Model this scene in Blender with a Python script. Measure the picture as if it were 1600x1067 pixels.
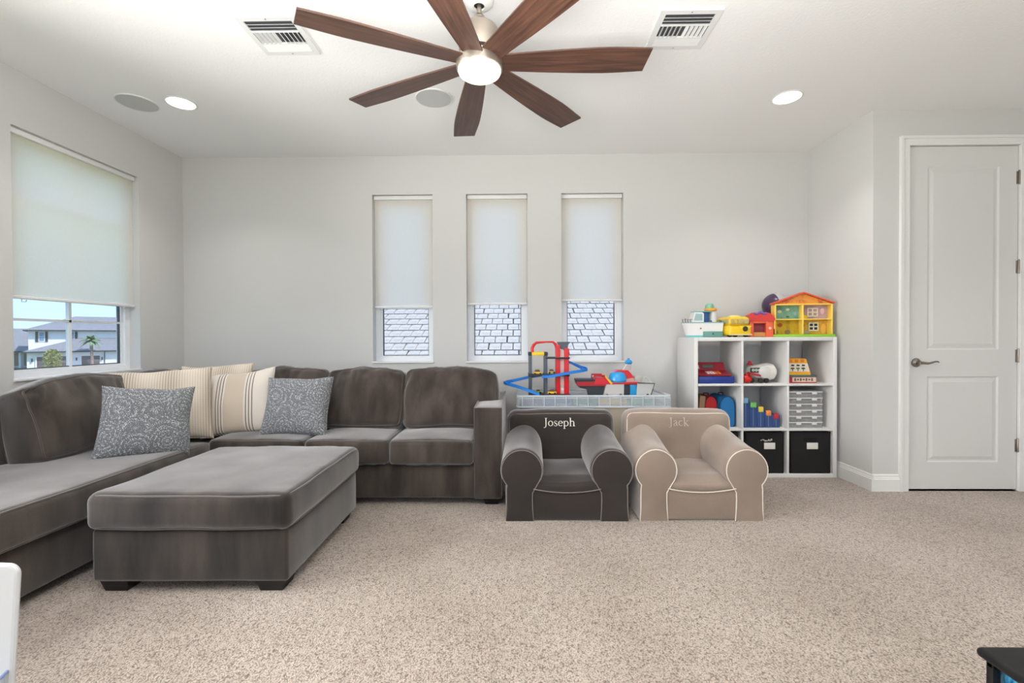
import bpy, bmesh, math, random
from mathutils import Vector, Matrix, noise
from mathutils.bvhtree import BVHTree
PI = math.pi
random.seed(7)
scene = bpy.context.scene
COL = scene.collection
for o in list(bpy.data.objects):
    bpy.data.objects.remove(o)

# ---------------------------------------------------------------- camera
cam_data = bpy.data.cameras.new('camera')
cam_data.lens = 16.0
cam_data.sensor_width = 36.0
cam_data.clip_start = 0.05
cam_data.clip_end = 500
cam = bpy.data.objects.new('camera', cam_data)
COL.objects.link(cam)
cam.matrix_world = (Matrix.Translation((0, 0, 1.11)) @ Matrix.Rotation(0.015, 4, 'Z')
                    @ Matrix.Rotation(PI / 2 - 0.0095, 4, 'X') @ Matrix.Rotation(-0.004, 4, 'Z'))
scene.camera = cam

# ---------------------------------------------------------------- world, sun, large lights, exposure
scene.view_settings.view_transform = 'Standard'
scene.view_settings.look = 'None'
scene.view_settings.gamma = 1.0
scene.view_settings.use_curve_mapping = False
scene.view_settings.exposure = 0.12

world = bpy.data.worlds.new('sky')
scene.world = world
world.use_nodes = True
wn, wl = world.node_tree.nodes, world.node_tree.links
wn.clear()
w_out = wn.new('ShaderNodeOutputWorld')
w_bg = wn.new('ShaderNodeBackground')
w_tc = wn.new('ShaderNodeTexCoord')
w_sep = wn.new('ShaderNodeSeparateXYZ')
w_ramp = wn.new('ShaderNodeValToRGB')
w_ramp.color_ramp.elements[0].position = 0.0
w_ramp.color_ramp.elements[0].color = (0.42, 0.60, 0.85, 1)
w_ramp.color_ramp.elements[1].position = 0.6
w_ramp.color_ramp.elements[1].color = (0.25, 0.45, 0.82, 1)
wl.new(w_tc.outputs['Generated'], w_sep.inputs[0])
wl.new(w_sep.outputs['Z'], w_ramp.inputs[0])
wl.new(w_ramp.outputs[0], w_bg.inputs['Color'])
w_bg.inputs['Strength'].default_value = 1.75
wl.new(w_bg.outputs[0], w_out.inputs[0])


def add_light(name, kind, loc, energy, color=(1, 1, 1), rot=(0, 0, 0), size=1.0, size_y=None, shape=None, spread=None):
    ld = bpy.data.lights.new(name, kind)
    ld.energy = energy
    ld.color = color
    if kind == 'AREA':
        ld.shape = shape or ('RECTANGLE' if size_y else 'SQUARE')
        ld.size = size
        if size_y:
            ld.size_y = size_y
        if spread:
            ld.spread = spread
    ob = bpy.data.objects.new(name, ld)
    ob.location = loc
    ob.rotation_euler = rot
    COL.objects.link(ob)
    return ob


sun = add_light('sun', 'SUN', (20, -20, 30), 5.0, (1.0, 0.96, 0.9))
sun.rotation_euler = Vector((-0.58, 0.06, -0.80)).to_track_quat('-Z', 'Y').to_euler()
sun.data.angle = 0.05
# fill lamps added out of view, set at made-up openings left and behind
FILL_COL = (1.0, 0.985, 0.965)
add_light('fill_left', 'AREA', (-2.96, 1.15, 1.50), 56, FILL_COL, (0, -PI / 2, 0), 1.28, 1.7, spread=2.3)
add_light('fill_rear_left', 'AREA', (-1.4, -2.58, 1.45), 22, FILL_COL, (PI / 2, 0, 0), 2.0, 2.0)
add_light('fill_rear_right', 'AREA', (2.2, -2.58, 1.45), 22, FILL_COL, (PI / 2, 0, 0), 2.0, 2.0)
# unseen upward fill lamp, added to brighten the ceiling and the tops of things
add_light('ceiling_fill', 'AREA', (-0.1, 0.50, 1.55), 108, (1.0, 0.985, 0.965), (PI, 0, 0), 1.2, 1.2)


# ---------------------------------------------------------------- helpers


def lin(c):
    return tuple(((v / 255) / 12.92 if v / 255 <= 0.04045 else ((v / 255 + 0.055) / 1.055) ** 2.4) for v in c)


def mat(name, rgb, rough=0.5, metal=0.0, sheen=0.0, spec=0.5, vary=None, bump=None, emit=None, coat=0.0, vscale=(1, 1, 1), sheen_tint=(1, 1, 1)):
    """vary=(scale, rgb2, lo, hi) ; bump=(scale, strength, distance)"""
    m = bpy.data.materials.new(name)
    m.use_nodes = True
    nt = m.node_tree
    b = nt.nodes['Principled BSDF']
    b.inputs['Base Color'].default_value = (*lin(rgb), 1)
    b.inputs['Roughness'].default_value = rough
    b.inputs['Metallic'].default_value = metal
    b.inputs['Specular IOR Level'].default_value = spec
    b.inputs['Coat Weight'].default_value = coat
    if sheen:
        b.inputs['Sheen Weight'].default_value = sheen
        b.inputs['Sheen Roughness'].default_value = 0.45
        b.inputs['Sheen Tint'].default_value = (*sheen_tint, 1)
    tc = nt.nodes.new('ShaderNodeTexCoord')
    mp = nt.nodes.new('ShaderNodeMapping')
    mp.inputs['Scale'].default_value = vscale
    nt.links.new(tc.outputs['Object'], mp.inputs[0])
    if vary:
        n = nt.nodes.new('ShaderNodeTexNoise')
        n.inputs['Scale'].default_value = vary[0]
        n.inputs['Detail'].default_value = 4
        nt.links.new(mp.outputs[0], n.inputs['Vector'])
        r = nt.nodes.new('ShaderNodeValToRGB')
        r.color_ramp.elements[0].position = vary[2]
        r.color_ramp.elements[0].color = (*lin(rgb), 1)
        r.color_ramp.elements[1].position = vary[3]
        r.color_ramp.elements[1].color = (*lin(vary[1]), 1)
        nt.links.new(n.outputs['Fac'], r.inputs[0])
        nt.links.new(r.outputs[0], b.inputs['Base Color'])
    if bump:
        n2 = nt.nodes.new('ShaderNodeTexNoise')
        n2.inputs['Scale'].default_value = bump[0]
        n2.inputs['Detail'].default_value = 3
        nt.links.new(tc.outputs['Object'], n2.inputs['Vector'])
        bp = nt.nodes.new('ShaderNodeBump')
        bp.inputs['Strength'].default_value = bump[1]
        bp.inputs['Distance'].default_value = bump[2]
        nt.links.new(n2.outputs['Fac'], bp.inputs['Height'])
        nt.links.new(bp.outputs[0], b.inputs['Normal'])
    if emit:
        b.inputs['Emission Color'].default_value = (*lin(emit[0]), 1)
        b.inputs['Emission Strength'].default_value = emit[1]
    return m


def mat_clear(name, rgb, clear=0.5, rough=0.25, vary=None):
    """cloudy plastic / glass: transparent mixed with a glossy diffuse shell"""
    m = mat(name, rgb, rough, vary=vary)
    nt = m.node_tree
    b = nt.nodes['Principled BSDF']
    out = nt.nodes['Material Output']
    t = nt.nodes.new('ShaderNodeBsdfTransparent')
    t.inputs[0].default_value = (1, 1, 1, 1)
    mx = nt.nodes.new('ShaderNodeMixShader')
    mx.inputs[0].default_value = 1 - clear
    nt.links.new(t.outputs[0], mx.inputs[1])
    nt.links.new(b.outputs[0], mx.inputs[2])
    nt.links.new(mx.outputs[0], out.inputs[0])
    return m


class MB:
    """mesh builder: collects shapes and links them as ONE mesh object"""

    def __init__(s):
        s.v = []
        s.f = []

    def add(s, vs, fs, M=None):
        k = len(s.v)
        s.v += [tuple(M @ Vector(p)) if M else tuple(p) for p in vs]
        s.f += [tuple(i + k for i in q) for q in fs]
        return s

    def box(s, x0, x1, y0, y1, z0, z1, M=None):
        vs = [(x, y, z) for z in (z0, z1) for y in (y0, y1) for x in (x0, x1)]
        return s.add(vs, [(0, 2, 3, 1), (4, 5, 7, 6), (0, 1, 5, 4), (2, 6, 7, 3), (0, 4, 6, 2), (1, 3, 7, 5)], M)

    def bbox(s, x0, x1, y0, y1, z0, z1, r=0.005, M=None):
        T = Matrix.Translation(((x0 + x1) / 2, (y0 + y1) / 2, (z0 + z1) / 2))
        if M:
            T = M @ T
        return s.rbox((x1 - x0) / 2, (y1 - y0) / 2, (z1 - z0) / 2, r, M=T)

    def rbox(s, hx, hy, hz, r, crown=(0, 0, 0), n=(0, 0, 0), M=None, fn=None, k=1):
        f = rbox_map(hx, hy, hz, r, crown)
        ax = [axis_grid(h, min(r, h * 0.999), m, k) for h, m in zip((hx, hy, hz), n)]
        idx = {}
        vs, fs = [], []

        def vid(i, j, l):
            key = (i, j, l)
            if key not in idx:
                p = f(ax[0][i], ax[1][j], ax[2][l])
                if fn:
                    p = fn(p, ax[0][i], ax[1][j], ax[2][l])
                idx[key] = len(vs)
                vs.append(p)
            return idx[key]
        I, J, L = (len(a) - 1 for a in ax)
        for i in range(I):
            for j in range(J):
                for l in (0, L):
                    fs.append((vid(i, j, l), vid(i + 1, j, l), vid(i + 1, j + 1, l), vid(i, j + 1, l)))
        for i in range(I):
            for l in range(L):
                for j in (0, J):
                    fs.append((vid(i, j, l), vid(i + 1, j, l), vid(i + 1, j, l + 1), vid(i, j, l + 1)))
        for j in range(J):
            for l in range(L):
                for i in (0, I):
                    fs.append((vid(i, j, l), vid(i, j + 1, l), vid(i, j + 1, l + 1), vid(i, j, l + 1)))
        return s.add(vs, fs, M)

    def tube(s, path, r, sides=6, closed=False, M=None):
        P = [Vector(p) for p in path]
        n = len(P)
        vs, fs = [], []
        up = None
        for i in range(n):
            a = P[i - 1] if (i > 0 or closed) else P[i]
            b = P[(i + 1) % n] if (i < n - 1 or closed) else P[i]
            t = (b - a)
            t = t.normalized() if t.length > 1e-9 else Vector((0, 0, 1))
            if up is None:
                up = Vector((0, 0, 1)) if abs(t.z) < 0.9 else Vector((1, 0, 0))
            e = t.cross(up)
            if e.length < 1e-6:
                e = t.orthogonal()
            e.normalize()
            up = e.cross(t).normalized()
            rr = r[i] if isinstance(r, (list, tuple)) else r
            for q in range(sides):
                an = 2 * PI * q / sides
                vs.append(P[i] + e * (rr * math.cos(an)) + up * (rr * math.sin(an)))
        m = n if closed else n - 1
        for i in range(m):
            for q in range(sides):
                a = i * sides + q
                b = i * sides + (q + 1) % sides
                c = ((i + 1) % n) * sides + (q + 1) % sides
                d = ((i + 1) % n) * sides + q
                fs.append((a, b, c, d))
        if not closed:
            fs.append(tuple(range(sides)))
            fs.append(tuple((n - 1) * sides + q for q in range(sides)))
        return s.add(vs, fs, M)

    def lathe(s, prof, sides=24, M=None, cap=True):
        """profile of (radius, z)"""
        vs, fs = [], []
        for r, z in prof:
            for q in range(sides):
                a = 2 * PI * q / sides
                vs.append((r * math.cos(a), r * math.sin(a), z))
        for i in range(len(prof) - 1):
            for q in range(sides):
                fs.append((i * sides + q, i * sides + (q + 1) % sides, (i + 1) * sides + (q + 1) % sides, (i + 1) * sides + q))
        if cap:
            fs.append(tuple(range(sides)))
            fs.append(tuple((len(prof) - 1) * sides + q for q in range(sides)))
        return s.add(vs, fs, M)

    def prism(s, poly, d0, d1, axis='y', M=None):
        """polygon extruded along an axis; poly in the other two axes (x,z), (y,z) or (x,y)"""
        n = len(poly)

        def p3(a, b, d):
            return {'y': (a, d, b), 'x': (d, a, b), 'z': (a, b, d)}[axis]
        vs = [p3(a, b, d0) for a, b in poly] + [p3(a, b, d1) for a, b in poly]
        fs = [tuple(range(n)), tuple(range(n, 2 * n))] + [(i, (i + 1) % n, n + (i + 1) % n, n + i) for i in range(n)]
        return s.add(vs, fs, M)

    def ball(s, c, r, seg=16, rings=10, sc=(1, 1, 1)):
        vs, fs = [], []
        for i in range(rings + 1):
            th = PI * i / rings
            for q in range(seg):
                a = 2 * PI * q / seg
                vs.append((c[0] + sc[0] * r * math.sin(th) * math.cos(a), c[1] + sc[1] * r * math.sin(th) * math.sin(a), c[2] + sc[2] * r * math.cos(th)))
        for i in range(rings):
            for q in range(seg):
                fs.append((i * seg + q, i * seg + (q + 1) % seg, (i + 1) * seg + (q + 1) % seg, (i + 1) * seg + q))
        return s.add(vs, fs)

    def build(s, name, material, parent=None, smooth=35):
        me = bpy.data.meshes.new(name)
        bm = bmesh.new()
        bv = [bm.verts.new(p) for p in s.v]
        for q in s.f:
            try:
                bm.faces.new([bv[i] for i in q])
            except ValueError:
                pass
        bmesh.ops.remove_doubles(bm, verts=bm.verts, dist=1e-6)
        bmesh.ops.recalc_face_normals(bm, faces=bm.faces)
        bm.to_mesh(me)
        bm.free()
        if smooth:
            me.polygons.foreach_set('use_smooth', [True] * len(me.polygons))
            me.set_sharp_from_angle(angle=math.radians(smooth))
        me.materials.append(material)
        o = bpy.data.objects.new(name, me)
        COL.objects.link(o)
        if parent:
            o.parent = parent
        return o


def clampv(v, h):
    return max(-h, min(h, v))


def rbox_map(hx, hy, hz, r, crown=(0, 0, 0)):
    def f(u, v, w):
        p = Vector((u * hx, v * hy, w * hz))
        q = Vector((clampv(p.x, max(hx - r, 0)), clampv(p.y, max(hy - r, 0)), clampv(p.z, max(hz - r, 0))))
        d = p - q
        if d.length > 1e-9:
            p = q + d.normalized() * min(r, max(abs(d.x), abs(d.y), abs(d.z)) if d.length else 0)
        a, b, c = 1 - u * u, 1 - v * v, 1 - w * w
        p.x += crown[0] * u * b * c
        p.y += crown[1] * v * a * c
        p.z += crown[2] * w * a * b
        return p
    return f


def axis_grid(h, r, n, k=1):
    e = r / h
    out = [-1 + e * i / (k) for i in range(k + 1)] if e < 0.999 else [-1, 0]
    if e >= 0.999:
        return [-1 + 2 * i / (2 * k + n) for i in range(2 * k + n + 1)]
    inner = [-(1 - e) + 2 * (1 - e) * i / (n + 1) for i in range(1, n + 1)]
    return out + inner + [-q for q in reversed(out)]


def tag(o, label=None, cat=None, group=None, kind=None):
    if label:
        o['label'] = label
    if cat:
        o['category'] = cat
    if group:
        o['group'] = group
    if kind:
        o['kind'] = kind
    return o


def thing(name, label, cat, loc=(0, 0, 0), rotz=0.0, group=None, kind=None):
    o = bpy.data.objects.new(name, None)
    o.empty_display_size = 0.1
    COL.objects.link(o)
    o.location = loc
    o.rotation_euler = (0, 0, rotz)
    return tag(o, label, cat, group, kind)


def copy_tree(o, parent=None):
    c = o.copy()
    COL.objects.link(c)
    c.parent = parent
    for ch in list(o.children):
        copy_tree(ch, c)
    return c


T = Matrix.Translation


def R(a, ax):
    return Matrix.Rotation(a, 4, ax)


# ---------------------------------------------------------------- materials of the room
M = {}
M['wall'] = mat('wall_paint', (206, 205, 202), 0.85, bump=(220, 0.12, 0.002))
M['ceiling'] = mat('ceiling_knockdown', (242, 242, 241), 0.9, bump=(85, 0.30, 0.004))
M['trim'] = mat('white_trim_paint', (228, 227, 224), 0.4)
M['door'] = mat('white_door_paint', (214, 213, 210), 0.42)
M['vinyl'] = mat('white_window_vinyl', (232, 234, 236), 0.35)
M['gasket'] = mat('dark_window_gasket', (70, 72, 76), 0.6)
M['nickel'] = mat('brushed_nickel', (150, 142, 132), 0.32, metal=1.0)
M['white_plastic'] = mat('white_plastic', (226, 226, 224), 0.4)
M['glass'] = mat_clear('window_glass', (235, 242, 245), 0.95, 0.02)

# carpet: cut pile seen as fine light and dark tufts
m = mat('beige_carpet', (190, 174, 158), 0.95, sheen=0.3, spec=0.1)
nt = m.node_tree
b = nt.nodes['Principled BSDF']
tc = nt.nodes.new('ShaderNodeTexCoord')
nw = nt.nodes.new('ShaderNodeTexNoise')
nw.inputs['Scale'].default_value = 60
nw.inputs['Detail'].default_value = 2
wv = nt.nodes.new('ShaderNodeMixRGB')
wv.blend_type = 'ADD'
wv.inputs[0].default_value = 0.012
vo = nt.nodes.new('ShaderNodeTexVoronoi')
vo.inputs['Scale'].default_value = 170
n2 = nt.nodes.new('ShaderNodeTexNoise')
n2.inputs['Scale'].default_value = 1.75
n2.inputs['Detail'].default_value = 4
n3 = nt.nodes.new('ShaderNodeTexNoise')
n3.inputs['Scale'].default_value = 38
n3.inputs['Detail'].default_value = 2
r1 = nt.nodes.new('ShaderNodeValToRGB')
r1.color_ramp.elements[0].position = 0.12
r1.color_ramp.elements[0].color = (*lin((212, 199, 187)), 1)
r1.color_ramp.elements[1].position = 0.85
r1.color_ramp.elements[1].color = (*lin((122, 106, 94)), 1)
e_ = r1.color_ramp.elements.new(0.45)
e_.color = (*lin((190, 176, 163)), 1)
r2 = nt.nodes.new('ShaderNodeValToRGB')
r2.color_ramp.elements[0].position = 0.38
r2.color_ramp.elements[0].color = (0.84, 0.82, 0.80, 1)
r2.color_ramp.elements[1].position = 0.62
r2.color_ramp.elements[1].color = (1, 1, 1, 1)
r3 = nt.nodes.new('ShaderNodeValToRGB')
r3.color_ramp.elements[0].position = 0.35
r3.color_ramp.elements[0].color = (0.88, 0.87, 0.86, 1)
r3.color_ramp.elements[1].position = 0.6
r3.color_ramp.elements[1].color = (1.05, 1.05, 1.05, 1)
mx = nt.nodes.new('ShaderNodeMixRGB')
mx.blend_type = 'MULTIPLY'
mx.inputs[0].default_value = 1
mx2 = nt.nodes.new('ShaderNodeMixRGB')
mx2.blend_type = 'MULTIPLY'
mx2.inputs[0].default_value = 1
bp = nt.nodes.new('ShaderNodeBump')
bp.invert = True
bp.inputs['Strength'].default_value = 0.9
bp.inputs['Distance'].default_value = 0.006
for a in (nw, n2, n3):
    nt.links.new(tc.outputs['Object'], a.inputs['Vector'])
nt.links.new(tc.outputs['Object'], wv.inputs[1])
nt.links.new(nw.outputs['Color'], wv.inputs[2])
nt.links.new(wv.outputs[0], vo.inputs['Vector'])
nt.links.new(vo.outputs['Distance'], r1.inputs[0])
nt.links.new(n2.outputs['Fac'], r2.inputs[0])
nt.links.new(n3.outputs['Fac'], r3.inputs[0])
nt.links.new(r1.outputs[0], mx.inputs[1])
nt.links.new(r2.outputs[0], mx.inputs[2])
nt.links.new(mx.outputs[0], mx2.inputs[1])
nt.links.new(r3.outputs[0], mx2.inputs[2])
nt.links.new(mx2.outputs[0], b.inputs['Base Color'])
nt.links.new(vo.outputs['Distance'], bp.inputs['Height'])
nt.links.new(bp.outputs[0], b.inputs['Normal'])
M['carpet'] = m

# ---------------------------------------------------------------- room shell
XL, YB, XR, YD, H = -2.98, 4.01, 2.525, 3.285, 2.71
YR, XF = -2.6, 4.3      # wall behind the camera, far right wall
TH = 0.17


def struct(name, mb, material, label, cat, smooth=0):
    o = mb.build(name, material, None, smooth)
    return tag(o, label, cat, None, 'structure')


struct('floor', MB().box(XL - TH, XF + TH, YR - TH, YB + TH, -0.2, 0), M['carpet'], 'beige cut pile carpet covering the whole floor', 'carpet')
struct('ceiling', MB().box(XL - TH, XF + TH, YR - TH, YB + TH, H, H + 0.2), M['ceiling'], 'white knockdown textured ceiling', 'ceiling')


def wall_y(y0, y1, x0, x1, holes):
    """wall in the xz plane with rectangular holes (hx0,hx1,hz0,hz1), sorted in x"""
    mb = MB()
    x = x0
    for a, b_, c, d in holes:
        mb.box(x, a, y0, y1, 0, H)
        mb.box(a, b_, y0, y1, 0, c)
        mb.box(a, b_, y0, y1, d, H)
        x = b_
    mb.box(x, x1, y0, y1, 0, H)
    return mb


BW = [(-1.291, -0.757), (-0.460, 0.080), (0.377, 0.921)]
WZ0, WZ1 = 0.888, 2.372
struct('wall_back', wall_y(YB, YB + TH, XL - TH, XR + 0.1, [(a, b_, WZ0, WZ1) for a, b_ in BW]), M['wall'], 'light grey back wall pierced by three narrow windows', 'wall')
LY0, LY1, LZ0, LZ1 = 2.640, 3.540, 0.862, 2.376
mb = MB()
mb.box(XL - TH, XL, YR - TH, 0.25, 0, H).box(XL - TH, XL, 2.05, LY0, 0, H).box(XL - TH, XL, 0.25, 2.05, 0, LZ0).box(XL - TH, XL, 0.25, 2.05, LZ1, H).box(XL - TH, XL, LY1, YB, 0, H).box(XL - TH, XL, LY0, LY1, 0, LZ0).box(XL - TH, XL, LY0, LY1, LZ1, H)  # opening nearer the camera is unseen, added for the left fill lamp
struct('wall_left', mb, M['wall'], 'light grey left wall around the wide window', 'wall')
struct('wall_right', MB().box(XR, XR + 0.1, YD + 0.12, YB, 0, H), M['wall'], 'short side wall running back beside the cube shelf', 'wall')
DX0, DX1, DZ = 2.776, 3.546, 2.452
struct('wall_closet', wall_y(YD, YD + 0.12, XR, XF, [(DX0 - 0.012, DX1 + 0.012, 0.0, DZ + 0.012)]), M['wall'], 'light grey wall around the white door', 'wall')
struct('wall_far_right', MB().box(XF, XF + TH, YR, YD, 0, H), M['wall'], 'plain wall beyond the right edge of the picture', 'wall')
struct('wall_rear', wall_y(YR - TH, YR, XL, XF, [(-2.4, -0.4, 0.45, 2.45), (1.2, 3.2, 0.45, 2.45)]), M['wall'], 'wall behind the camera with two openings added for fill light', 'wall')  # both openings are invented to go with the rear fill lamps


def baseboard(name, p0, p1, nrm, label):
    """stepped baseboard from p0 to p1; nrm points into the room"""
    prof = [(0, 0), (0.016, 0), (0.016, 0.086), (0.011, 0.090), (0.011, 0.097), (0.007, 0.101), (0.007, 0.113), (0.003, 0.120), (0, 0.120)]
    p0, p1, nrm = Vector(p0), Vector(p1), Vector(nrm)
    vs = [p0 + nrm * a + Vector((0, 0, z)) for a, z in prof] + [p1 + nrm * a + Vector((0, 0, z)) for a, z in prof]
    n = len(prof)
    fs = [tuple(range(n)), tuple(range(n, 2 * n))] + [(i, (i + 1) % n, n + (i + 1) % n, n + i) for i in range(n)]
    struct(name, MB().add(vs, fs), M['trim'], label, 'baseboard')


baseboard('baseboard_right', (XR, YB, 0), (XR, YD - 0.016, 0), (-1, 0, 0), 'white stepped baseboard beside the cube shelf')
baseboard('baseboard_closet', (XR, YD, 0), (DX0 - 0.069, YD, 0), (0, -1, 0), 'short white baseboard between corner and door casing')
baseboard('baseboard_back', (XL, YB, 0), (XR - 0.016, YB, 0), (0, -1, 0), 'white baseboard along the back wall behind the furniture')
baseboard('baseboard_left', (XL, YR, 0), (XL, YB - 0.016, 0), (1, 0, 0), 'white baseboard along the left wall behind the sofa')

# door casing
mb = MB()
for (a, b_, c, d) in ((DX0 - 0.066, DX0 - 0.004, 0, DZ + 0.066), (DX1 + 0.004, DX1 + 0.066, 0, DZ + 0.066), (DX0 - 0.004, DX1 + 0.004, DZ + 0.004, DZ + 0.066)):
    mb.box(a, b_, YD - 0.012, YD + 0.1, c, d)
mb.box(DX0 - 0.069, DX0 - 0.050, YD - 0.020, YD, 0, DZ + 0.050).box(DX1 + 0.050, DX1 + 0.069, YD - 0.020, YD, 0, DZ + 0.050)
mb.box(DX0 - 0.069, DX1 + 0.069, YD - 0.020, YD, DZ + 0.050, DZ + 0.069)
struct('trim_1', mb, M['trim'], 'white moulded casing around the door', 'trim')

# two-panel door
door = thing('door_1', 'tall white two-panel interior door with lever handle', 'door', (DX0, YD + 0.008, 0.012), kind='structure')
DW, DH = DX1 - DX0, DZ - 0.012
PAN = [(0.138, 0.640, 0.995, 2.300), (0.138, 0.640, 0.192, 0.806)]


def door_slab():
    mb = MB()
    mb.box(0, DW, 0.006, 0.036, 0, DH)
    xs = [0, PAN[0][0], PAN[0][1], DW]
    # stiles and rails as a front skin, panel fields pressed in
    zs = [0, 0.192, 0.806, 0.995, 2.300, DH]
    mb.box(0, xs[1], 0, 0.006, 0, DH).box(xs[2], DW, 0, 0.006, 0, DH)
    for a, b_ in ((zs[0], zs[1]), (zs[2], zs[3]), (zs[4], zs[5])):
        mb.box(xs[1], xs[2], 0, 0.006, a, b_)
    return mb


door_slab().build('slab', M['door'], door, 0)
for (a, b_, c, d) in PAN:
    mb = MB()
    loops = [(0, 0.0), (0.010, 0.0058), (0.020, 0.0058), (0.042, 0.001), (0.060, 0.001)]
    vs, fs = [], []
    for ins, dep in loops:
        vs += [(a + ins, dep, c + ins), (b_ - ins, dep, c + ins), (b_ - ins, dep, d - ins), (a + ins, dep, d - ins)]
    for i in range(len(loops) - 1):
        for q in range(4):
            fs.append((i * 4 + q, i * 4 + (q + 1) % 4, i * 4 + 4 + (q + 1) % 4, i * 4 + 4 + q))
    fs.append(tuple(len(vs) - 4 + q for q in range(4)))
    mb.add(vs, fs)
    mb.build('panel', M['door'], door, 0)
hz = 0.917 - 0.012
hd = MB().lathe([(0.0, 0), (0.030, 0), (0.033, 0.004), (0.031, 0.009), (0.016, 0.012), (0.0115, 0.016), (0.0115, 0.045)], 24, T((0.058, 0, hz)) @ R(PI / 2, 'X')).build('handle_rose', M['nickel'], door)
pts = [(0.058, -0.045, hz), (0.075, -0.049, hz - 0.001), (0.100, -0.050, hz - 0.004), (0.125, -0.050, hz + 0.001), (0.150, -0.049, hz + 0.009), (0.168, -0.048, hz + 0.010), (0.180, -0.048, hz + 0.004)]
MB().tube(pts, [0.010, 0.0095, 0.008, 0.007, 0.006, 0.0055, 0.004], 10).build('lever', M['nickel'], hd)
MB().box(-0.003, 0.001, -0.002, 0.02, hz - 0.028, hz + 0.028).build('latch_plate', M['nickel'], door, 0)
for z in (2.215, 1.583, 0.950, 0.312):
    hg = MB().box(DW - 0.012, DW + 0.016, -0.0035, 0.001, z - 0.045, z + 0.045).build('hinge', M['nickel'], door, 0)
    MB().lathe([(0.0055, z - 0.047), (0.0065, z - 0.046), (0.0065, z + 0.046), (0.0055, z + 0.049), (0.003, z + 0.053)], 10, T((DW + 0.003, -0.007, 0))).build('knuckle', M['nickel'], hg)

# ---------------------------------------------------------------- windows and shades
sh = bpy.data.materials.new('shade_fabric')
sh.use_nodes = True
nt = sh.node_tree
nt.nodes.remove(nt.nodes['Principled BSDF'])
d1 = nt.nodes.new('ShaderNodeBsdfDiffuse')
t1 = nt.nodes.new('ShaderNodeBsdfTranslucent')
mx = nt.nodes.new('ShaderNodeMixShader')
tc = nt.nodes.new('ShaderNodeTexCoord')
mp = nt.nodes.new('ShaderNodeMapping')
mp.inputs['Scale'].default_value = (60, 60, 260)
nz = nt.nodes.new('ShaderNodeTexNoise')
nz.inputs['Scale'].default_value = 1.0
rp = nt.nodes.new('ShaderNodeValToRGB')
rp.color_ramp.elements[0].position = 0.3
rp.color_ramp.elements[0].color = (*lin((240, 238, 233)), 1)
rp.color_ramp.elements[1].position = 0.7
rp.color_ramp.elements[1].color = (*lin((250, 248, 244)), 1)
nt.links.new(tc.outputs['Object'], mp.inputs[0])
nt.links.new(mp.outputs[0], nz.inputs['Vector'])
nt.links.new(nz.outputs['Fac'], rp.inputs[0])
for s_ in (d1, t1):
    nt.links.new(rp.outputs[0], s_.inputs[0])
nt.links.remove(t1.inputs[0].links[0])
t1.inputs[0].default_value = (0.99, 0.86, 0.72, 1)
mx.inputs[0].default_value = 0.60
nt.links.new(d1.outputs[0], mx.inputs[1])
nt.links.new(t1.outputs[0], mx.inputs[2])
nt.links.new(mx.outputs[0], nt.nodes['Material Output'].inputs[0])
M['shade'] = sh
M['clip'] = mat_clear('clear_clip', (225, 228, 230), 0.4, 0.15)


def window_unit(name, label, w, h, loc, rotz, muntins=()):
    """local: x across 0..w, y outward, z up 0..h ; frame set back in the opening"""
    t = thing(name, label, 'window', loc, rotz, kind='structure')
    mb = MB()
    f = 0.040
    for (a, b_, c, d) in ((0, f, 0, h), (w - f, w, 0, h), (f, w - f, 0, f), (f, w - f, h - f, h)):
        mb.box(a, b_, 0.085, 0.150, c, d)
    f2 = 0.058
    for (a, b_, c, d) in ((f, f2, f, h - f), (w - f2, w - f, f, h - f), (f2, w - f2, f, f2), (f2, w - f2, h - f2, h - f)):
        mb.box(a, b_, 0.100, 0.140, c, d)
    mb.build('frame', M['vinyl'], t, 0)
    mb = MB()
    g = f2 + 0.006
    for (a, b_, c, d) in ((f2, g, f2, h - f2), (w - g, w - f2, f2, h - f2), (g, w - g, f2, g), (g, w - g, h - g, h - f2)):
        mb.box(a, b_, 0.112, 0.130, c, d)
    mb.build('gasket', M['gasket'], t, 0)
    MB().box(g, w - g, 0.118, 0.122, g, h - g).build('pane', M['glass'], t, 0)
    MB().bbox(-0.004, w + 0.004, -0.012, 0.085, -0.004, 0.012, 0.003).build('sill', M['trim'], t)
    for (a, b_, c, d) in muntins:
        MB().box(a, b_, 0.108, 0.132, c, d).build('muntin', M['vinyl'], t, 0)
    return t


def shade(label, w, zt, zb, loc, rotz, group):
    """pleated shade: local x across, z absolute heights"""
    t = thing('window_shade', label, 'shade', loc, rotz, group)
    pl = 0.020
    n = int((zt - 0.035 - zb) / pl) * 2
    vs, fs = [], []
    for i in range(n + 1):
        z = zt - 0.035 - (zt - 0.035 - zb) * i / n
        y = 0.0 if i % 2 else 0.0022
        vs += [(0.008, y, z), (w - 0.008, y, z)]
    fs = [(2 * i, 2 * i + 1, 2 * i + 3, 2 * i + 2) for i in range(n)]
    MB().add(vs, fs).build('fabric', M['shade'], t, 60)
    MB().bbox(0.004, w - 0.004, -0.022, 0.026, zt - 0.036, zt - 0.001, 0.005).build('head_rail', M['white_plastic'], t)
    MB().bbox(0.006, w - 0.006, -0.012, 0.014, zb - 0.018, zb + 0.002, 0.004).build('hem_bar', M['white_plastic'], t)
    for cx in (0.10 * w + 0.01, 0.90 * w - 0.01):
        MB().tube([(cx - 0.012, 0, zb - 0.016), (cx - 0.012, 0, zb - 0.034), (cx + 0.010, 0, zb - 0.034), (cx + 0.016, 0, zb - 0.022)], 0.003, 6).build('clip', M['clip'], t)
    return t


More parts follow.
